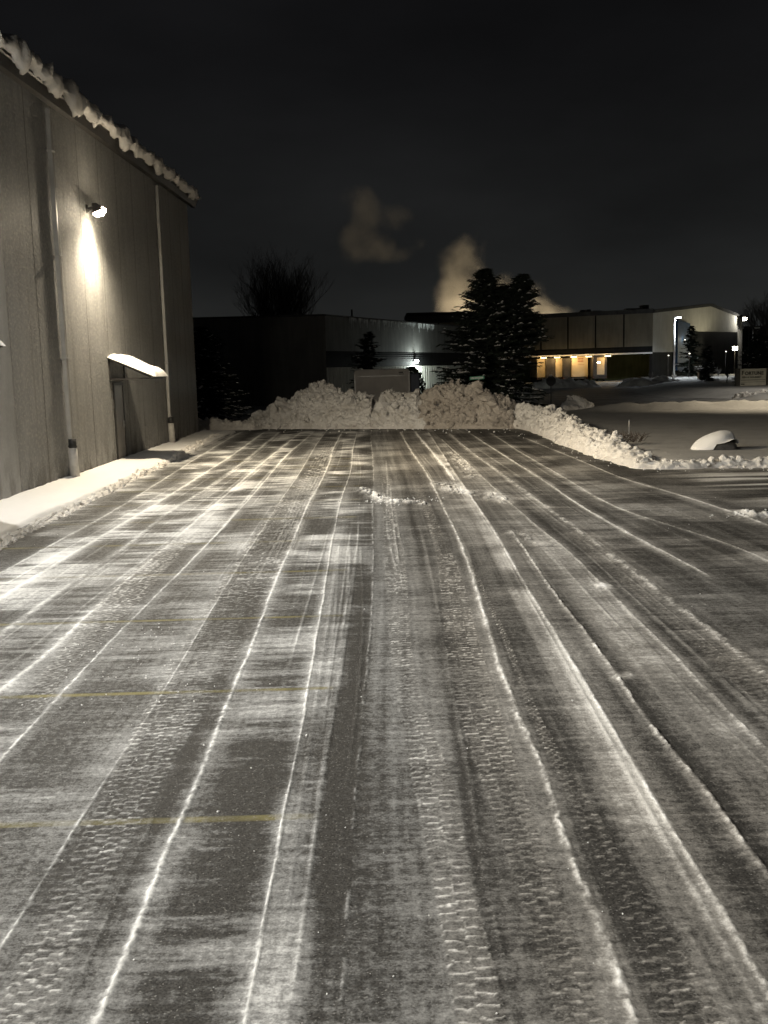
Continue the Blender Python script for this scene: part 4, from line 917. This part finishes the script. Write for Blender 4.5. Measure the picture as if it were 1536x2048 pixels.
# loading dock lamps and the vehicles under the canopy
M['lens_dock'] = m_emit('lit_dock_lens', (1, .78, .38), 7)
dn = Vector((dl.y, -dl.x)); dn = dn if dn.y < 0 else -dn
for k, px in enumerate([1090, 1117, 1150, 1180, 1218]):
    q = hit(px, 708, (G0[0], G0[1]), dl, dn, 0.); zz = zu - 1.35; s_ = (q[0], q[1])
    r = thing('dock_lamp', ['first', 'second', 'third', 'fourth', 'last'][k] + ' of the five yellow dock lamps under the canopy, counted from the spruce', 'lamp', (q[0] + dn.x * .9, q[1] + dn.y * .9, zz), group='yellow lamps under the dock canopy')
    m = MB(); m.box(-.3, .3, -.2, .2, .02, .22); m.build('housing', M['trim'], r); MB().box(-.45, .45, -.25, .25, -.12, .016).build('lens', M['lens_dock'], r)
    point('lamp_light', (0, -.1, -.3), 150, (1, .62, .25), .2, r)
M['van_pale'] = m_noisy('cream_van_body', (.50, .42, .27), (.57, .48, .32), .8, .5); M['van_dark'] = m_noisy('dark_van_body', (.03, .028, .026), (.05, .045, .04), 1, .5); M['sign_red'] = m_noisy('rust_red_paint', (.25, .06, .03), (.32, .08, .04), 3, .6)
M['glass_dark'] = m_noisy('dark_glass', (.01, .01, .012), (.02, .02, .022), 3, .12)
def box_truck(label, px0, px1, py0, py1, Y, body, side, dark_part=None, text=False, doorpanel=False):
    Y += 10.5 + (1150 - px0) * .028; a = at(px0, py1, Y); b = at(px1, py0, Y); w = b[0] - a[0]; h = b[2] - max(a[2], 0) ; z0 = .85
    r = thing('box_truck', label, 'truck', ((a[0] + b[0]) / 2, Y, 0), group='trucks backed up to the loading dock')
    top = b[2]; m = MB(); m.box(-w / 2, w / 2, 0, 8.5, z0, top); m.build('cargo_box', side, r, bevel=.05)
    m = MB(); m.box(-w / 2 + .05, w / 2 - .05, -.02, -.002, z0 + .06, top - .06); dr = m.build('rear_door', body, r)
    if text:
        m = MB(); rr = random.Random(2)
        for row, (zz, n) in enumerate([(top - .55, 5), (top - .95, 5)]):
            x = -.35
            for k in range(n): wd = rr.uniform(.10, .17); m.box(x, x + wd, -.034, -.022, zz, zz + .24); x += wd + .05
        m.box(-.3, .75, -.034, -.022, top - 1.45, top - 1.40); m.build('lettering', M['sign_red'], dr)
    if doorpanel: m = MB(); m.box(-w * .22, w * .32, -.04, -.022, z0 + .3, top - .3); m.build('door_panel', M['van_pale'], dr); MB().box(-w * .2, w * .0, -.06, -.042, top - 1.2, top - 1.05).build('number_plate_lamp', M['lens_far'], dr)
    m = MB(); m.box(-w / 2 + .1, w / 2 - .1, .02, 8.2, .55, z0 - .003); m.box(-w / 2, w / 2, -.12, .015, .5, .64); m.build('chassis', M['dark_steel'], r)
    for s in (-1, 1):
        for y in (1.6, 6.8): m = MB(); m.tube([(s * (w / 2 - .16) - .13, y, .42), (s * (w / 2 - .16) + .13, y, .42)], .42, 16); m.build('wheel', M['rubber'], r)
        MB().box(s * (w / 2 - .12) - .06, s * (w / 2 - .12) + .06, -.14, -.122, .66, .74).build('tail_lamp', M['sign_red'], r)
    return r
box_truck('cream box truck nearest the spruce, half hidden by its branches', 1074, 1092, 717, 740, 161, M['van_pale'], M['van_pale'])
box_truck('first dark unlit box truck, between two cream trucks', 1093, 1110, 716, 744, 160, M['van_dark'], M['van_dark'])
box_truck('narrow cream box truck between the two dark trucks', 1111, 1125, 716, 741, 160.5, M['van_pale'], M['van_pale'])
box_truck('second dark unlit box truck, beside the cream truck with lettering', 1126, 1142.5, 716, 745, 160, M['van_dark'], M['van_dark'])
box_truck('wide cream box truck with two lines of rust red lettering', 1143.5, 1176, 712, 742, 160, M['van_pale'], M['van_pale'], text=True)
box_truck('black box truck with a pale door panel and lit plate lamp', 1186, 1214, 711, 743, 159, M['van_dark'], M['van_dark'], doorpanel=True)

# ------------------------------------------------------------------ signs and poles
def text_mesh(txt, size, parent, mat, loc, name='lettering', bold=0.0, ext=.012):
    cu = bpy.data.curves.new('txt', 'FONT'); cu.body = txt; cu.size = size; cu.extrude = ext; cu.offset = bold; cu.align_x = 'LEFT'; cu.space_character = 1.05
    tmp = bpy.data.objects.new('txt', cu); C.objects.link(tmp); bpy.context.view_layer.update()
    me = bpy.data.meshes.new_from_object(tmp.evaluated_get(bpy.context.evaluated_depsgraph_get())); bpy.data.objects.remove(tmp); bpy.data.curves.remove(cu)
    me.materials.clear(); me.materials.append(mat); o = bpy.data.objects.new(name, me); C.objects.link(o); o.parent = parent; o.location = loc; o.rotation_euler = (math.pi / 2, 0, 0); return o
M['sign_face'] = m_noisy('cream_sign_face', (.50, .47, .36), (.56, .53, .41), 2, .6); M['sign_ink'] = m_noisy('dark_sign_ink', (.035, .03, .02), (.05, .045, .03), 6, .6)
SY = 94.; sl, sr = at(1479, 779, SY), at(1531, 779, SY); st = at(1479, 738, SY)[2]
r = thing('signboard', 'cream company signboard with dark lettering between two dark posts', 'sign', (sl[0], SY, sl[2] - .1), rz=0.0)
w = sr[0] - sl[0]; hS = st - sl[2] + .1
MB().box(0, w, -.08, .08, .05, hS).build('board', M['sign_face'], r, bevel=.01)
for x in (-.22, w + .22): MB().box(x - .19, x + .19, -.2, .2, -.5, hS + .05).build('post', M['sign_ink'], r)
o = text_mesh('F', .54, r, M['sign_ink'], (.12, -.095, hS - .56), bold=.014); text_mesh('ORTUNE', .42, r, M['sign_ink'], (.12 + .31, -.095, hS - .56), bold=.014)
text_mesh('FISH & GOURMET', .225, r, M['sign_ink'], (.16, -.095, hS - .86), bold=.004)
m = MB(); m.box(.08, w - .08, -.095, -.082, hS - 1.06, hS - 1.02); m.box(.08, w - .1, -.095, -.082, hS - 1.24, hS - 1.215); m.build('rule_line', M['sign_ink'], r)
m = MB(); m.box(.08, .42, -.095, -.082, hS - 1.46, hS - 1.36); m.build('small_badge', M['sign_ink'], r)
# fit the lettering to the board's width
for o_ in [c_ for c_ in r.children if c_.name.startswith('lettering')]: pass
p = gp(1102, 809); r = thing('stop_sign', 'dark octagonal stop sign seen from behind on a thin post', 'road sign', (p[0] * .88, p[1] * .88, 0)); Yq = p[1] * .88
zc_ = at(1103, 762, Yq)[2]
MB().bar((0, .03, -.2), (0, .03, zc_ + .3), .06, .05).build('post', M['dark_steel'], r)
m = MB(); m.prism([(.33 * math.cos(math.radians(22.5 + 45 * k)), zc_ + .33 * math.sin(math.radians(22.5 + 45 * k))) for k in range(8)], 'y', -.012, .0); m.build('plate', M['black'], r)
m = MB(); c0 = (0, zc_ + .45)
for k in range(1): m.box(-.07, .07, -.06, .1, zc_ + .31, zc_ + .40)
m.build('snow_cap', M['snow'], r)
Yg = 58.5; a, b = at(928, 756, Yg), at(958, 754, Yg)
r = thing('street_name_sign', 'small green street name blade on a post in front of the big spruce', 'road sign', ((a[0] + b[0]) / 2, 54.2, 0))
ratio = 54.2 / Yg; a, b = at(929, 758, 54.2), at(958, 754, 54.2); hw = (b[0] - a[0]) / 2; zc2 = (a[2] + b[2]) / 2
MB().tube([(0, 0, -.1), (0, 0, zc2 + .10)], .03, 8).build('post', M['steel'], r)
M['sign_green'] = m_noisy('green_sign_sheeting', (.10, .32, .20), (.13, .38, .25), 5, .4); M['white'] = m_noisy('white_sign_sheeting', (.75, .78, .75), (.8, .82, .8), 5, .4)
bl = MB().box(-hw, hw, -.06, -.04, zc2 - .085, zc2 + .085).build('blade', M['sign_green'], r); bl.rotation_euler = (0, -.05, 0)
m = MB(); x = -hw + .06; rr = random.Random(8)
while x < hw - .1:
    wd = rr.choice((.03, .045, .05)); m.box(x, x + wd, -.066, -.061, zc2 - .045, zc2 + .045); x += wd + (.018 if rr.random() < .85 else .06)
ltr = m.build('lettering', M['white'], bl)
M['flag_red'] = m_noisy('red_flag_cloth', (.35, .05, .05), (.4, .07, .06), 4, .8)
for px, py0, py1, lab, flag in [(1505, 645, 709, 'taller white flagpole without a flag beside the gabled hall', 0), (1513.5, 663, 709, 'shorter white flagpole with a furled red and white flag', 1)]:
    Y = 140; b = at(px, py1, Y); tz = at(px, py0, Y)[2]; r = thing('flagpole', lab, 'flagpole', (b[0], Y, b[2])); h = tz - b[2]
    MB().tube([(0, 0, -.6), (0, 0, h)], [.11, .06], 8).build('pole', M['pole_pale'], r, True); MB().tube([(0, 0, h - .02), (0, 0, h + .16)], [.02, .09], 8).build('finial', M['steel'], r)
    if flag:
        m = MB()
        for k in range(5): m.tube([(.07, -.02, h * .5 + k * .25), (.09, -.02, h * .5 + k * .25 + .2)], [.10, .08], 6, k % 2)
        m.build('furled_flag', [M['flag_red'], M['pipe_white']], r)
# two-armed unlit lamp post and little path lights by the gabled hall
b = at(1496, 737, 118); r = thing('lamp_post', 'slim dark lamp post with two short arms right of the gable', 'street lamp', (b[0], 118, b[2])); h = at(1496, 657, 118)[2] - b[2]
MB().tube([(0, 0, -.3), (0, 0, h)], [.07, .045], 8).build('pole', M['dark_steel'], r)
for s in (-1, 1): ar = MB().bar((0, 0, h - .05), (s * .75, 0, h + .03), .06, .06).build('arm', M['dark_steel'], r); MB().box(s * .95 - .28, s * .95 + .28, -.15, .15, h - .02, h + .12).build('lamp_head', M['pole_pale'], r)
for px, py, Y, e, col, lab, nm in [(1470, 697, 175, 700, (1, .9, .62), 'bright ground floodlight washing the corner of the gabled hall', 'floodlight'), (1490, 638, 190, 260, (1, .96, .85), 'bright square wall lamp high beside the gable corner', 'wall_lamp'),
                              (1370, 679.5, 172, 14, (1, .95, .8), 'faint wall light on the shaded base right of the blue panel', 'wall_lamp'), (1379, 707, 150, 14, (1, .95, .85), 'small white bollard light at the foot of the snowy flanked spruce', 'bollard_light'),
                              (1337, 711, 158, 8, (1, .95, .85), 'tiny bollard light left of the tall white pole lamp', 'bollard_light'), (1497, 697, 130, 60, (1, .92, .75), 'small lantern on the slim path post below the two-armed lamp post', 'post_lantern'), (1452, 703, 160, 8, (1, .9, .7), 'tiny lantern over the spreading bush left of the floodlight', 'post_lantern')]:
    p = at(px, py, Y); r = thing(nm, lab, 'lamp', tuple(p)); s = .42 if e > 200 else .075
    MB().box(-s * 1.1, s * 1.1, .02, .3, -s * .8, s * .9).build('housing', M['trim'], r); MB().box(-s, s, -.06, .016, -s * .7, s * .7).build('lens', M['lens_far'] if e > 200 else M['lens_small'], r)
    if nm != 'wall_lamp': MB().tube([(0, .1, -s * .8), (0, .1, -p[2] + .1)], .05, 6).build('post', M['dark_steel'], r)
    point('lamp_light', (0, -.35 if nm != 'floodlight' else -.6, .1), e * 1.5, col, .15, r)
p = at(1404.5, 752, 140); r = thing('utility_box', 'dark boxy utility cabinet on the snowy rise right of the pole lamp', 'cabinet', (p[0], 140, p[2])); MB().box(-.55, .55, -.4, .4, -.4, .95).build('cabinet', M['black'], r, bevel=.03); MB().box(-.6, .6, -.45, .45, .952, 1.03).build('lid', M['snow'], r)

# ------------------------------------------------------------------ smoke over the far hall, lit by added, unseen lamps beneath it
def plume(name, label, blobs, Y, dens, seed, sc):
    bm = bmesh.new(); cs = []
    for px, py, rpx, dy in blobs:
        p = at(px, py, Y); rad = rpx * Y / F; cs.append((Vector((p[0], Y + dy, p[2])), rad))
        ret = bmesh.ops.create_icosphere(bm, subdivisions=3, radius=rad * 1.75); bmesh.ops.translate(bm, vec=cs[-1][0], verts=ret['verts'])
    me = bpy.data.meshes.new(name); bm.to_mesh(me); bm.free(); o = bpy.data.objects.new(name, me); C.objects.link(o)
    rm = o.modifiers.new('remesh', 'REMESH'); rm.mode = 'VOXEL'; rm.voxel_size = .9
    t = NT(name + '_vapour'); g = t.geo(); tot = None
    wv = t.n('ShaderNodeVectorMath', {0: t.n('ShaderNodeTexNoise', {'Vector': g, 'Scale': .11, 'Detail': 2}).outputs[1], 1: (.5, .5, .5)}, operation='SUBTRACT').outputs[0]
    gw = t.n('ShaderNodeVectorMath', {0: wv, 'Scale': 4.0}, operation='SCALE').outputs[0]; gw = t.n('ShaderNodeVectorMath', {0: g, 1: gw}, operation='ADD').outputs[0]
    for c_, r_ in cs:
        d_ = t.n('ShaderNodeVectorMath', {0: gw, 1: tuple(c_)}, operation='DISTANCE').outputs['Value']; m_ = t.mr(d_, r_ * 1.65, r_ * .1, 0., 1.)
        tot = m_ if tot is None else t.math('ADD', tot, m_)
    tot = t.math('MINIMUM', tot, 1.2)
    n1 = t.noise(g, sc, 6, .62); v_ = t.math('ADD', t.math('MULTIPLY', tot, .75), t.math('MULTIPLY', t.math('SUBTRACT', n1, .5), 2.2))
    d = t.math('MULTIPLY', t.math('MULTIPLY', t.mr(v_, .22, 1.2), t.mr(tot, 0., .6)), dens)
    vs = t.n('ShaderNodeVolumePrincipled', {'Color': (.85, .81, .73, 1), 'Density': d, 'Anisotropy': .1}); t.t.links.new(vs.outputs[0], t.out.inputs['Volume']); me.materials.append(t.m)
    tag(o, label, 'smoke', kind='stuff'); return o
YS = 235.
plume('smoke', 'dim tan smoke plume rising behind the big spruce', [(940, 500, 34, 0), (908, 525, 34, 2), (925, 560, 36, 0), (900, 585, 34, 1), (960, 540, 22, 0), (945, 605, 42, 0), (1000, 605, 36, 0), (1015, 560, 22, 1), (1060, 610, 40, 0), (1100, 625, 30, 0), (990, 640, 40, 0), (910, 625, 36, 0), (1140, 640, 26, 0)], YS, .075, 1, .15)
plume('smoke', 'faint detached smoke wisp drifting above the hall roofs', [(715, 398, 36, 0), (745, 410, 30, 0), (725, 440, 30, 0), (790, 435, 24, 0), (820, 432, 18, 0), (715, 490, 34, 0), (745, 495, 32, 0), (780, 510, 22, 0), (810, 512, 18, 0), (845, 490, 18, 0), (700, 470, 24, 0)], YS + 10, .045, 2, .13)
for px, e in ((930, 30000), (1030, 22000), (1120, 9000)):  # upward lamps added out of view to light the smoke
    p = at(px, 700, YS - 8); r = thing('smoke_fill_lamp', 'added floodlight hidden behind the far hall to light the ' + {930: 'tall part', 1030: 'middle', 1120: 'low tail'}[px] + ' of the smoke', 'lamp', (p[0], YS - 8, 0))
    MB().tube([(0, 0, 0), (0, 0, 6.2)], [.12, .07], 8).build('pole', M['dark_steel'], r); MB().box(-.4, .4, -.2, .2, 6.2, 6.4).build('lamp_head', M['lens_far'], r)
    point('lamp_light', (0, 0, 6.9), e, (1, .80, .52), .3, r, 150, .5, (0, .25, 1))

# ------------------------------------------------------------------ night sky
w = bpy.data.worlds.new('World'); scene.world = w; w.use_nodes = True; nt = w.node_tree; nt.nodes.clear()
out = nt.nodes.new('ShaderNodeOutputWorld'); bg = nt.nodes.new('ShaderNodeBackground'); tc = nt.nodes.new('ShaderNodeTexCoord'); sx_ = nt.nodes.new('ShaderNodeSeparateXYZ')
nt.links.new(tc.outputs['Generated'], sx_.inputs[0])
rp = nt.nodes.new('ShaderNodeValToRGB'); e = rp.color_ramp.elements
e[0].position = 0.0; e[0].color = (.0230, .0238, .0228, 1); e[1].position = .5; e[1].color = (.0040, .0040, .0047, 1)
k = e.new(.10); k.color = (.0132, .0138, .0138, 1); k = e.new(.26); k.color = (.0068, .0069, .0074, 1)
nt.links.new(sx_.outputs[2], rp.inputs[0])
no = nt.nodes.new('ShaderNodeTexNoise'); no.inputs['Scale'].default_value = 3.2; no.inputs['Detail'].default_value = 5; mp = nt.nodes.new('ShaderNodeMapping'); mp.inputs[3].default_value = (1, 1, 2.6)
nt.links.new(tc.outputs['Generated'], mp.inputs[0]); nt.links.new(mp.outputs[0], no.inputs['Vector'])
mr = nt.nodes.new('ShaderNodeMapRange'); nt.links.new(no.outputs[0], mr.inputs[0]); mr.inputs[1].default_value = .3; mr.inputs[2].default_value = .7; mr.inputs[3].default_value = .72; mr.inputs[4].default_value = 1.28
mx = nt.nodes.new('ShaderNodeVectorMath'); mx.operation = 'SCALE'; nt.links.new(rp.outputs[0], mx.inputs[0]); nt.links.new(mr.outputs[0], mx.inputs['Scale'])
nt.links.new(mx.outputs[0], bg.inputs[0]); bg.inputs[1].default_value = .9; nt.links.new(bg.outputs[0], out.inputs[0])

# ------------------------------------------------------------------ camera and render settings
cd = bpy.data.cameras.new('camera'); cam = bpy.data.objects.new('camera', cd); C.objects.link(cam)
cd.sensor_fit = 'VERTICAL'; cd.sensor_height = 36; cd.sensor_width = 27; cd.lens = 36 * F / 2048; cd.clip_end = 3000; cd.clip_start = .05
Mx = Matrix(((RT[0], UP[0], -FW[0], 0), (RT[1], UP[1], -FW[1], 0), (RT[2], UP[2], -FW[2], H), (0, 0, 0, 1))); cam.matrix_world = Mx
scene.camera = cam
vs = scene.view_settings; vs.view_transform = 'Standard'; vs.look = 'None'; vs.exposure = 0; vs.gamma = 1; vs.use_curve_mapping = False
cy = scene.cycles; cy.use_denoising = True
try: cy.denoiser = 'OPENIMAGEDENOISE'
except Exception: pass
cy.max_bounces = 5; cy.diffuse_bounces = 3; cy.glossy_bounces = 2; cy.volume_bounces = 1; cy.transparent_max_bounces = 4; cy.sample_clamp_indirect = 4; cy.volume_step_rate = 2.0
cy.denoising_prefilter = 'FAST'
cy.use_light_tree = True
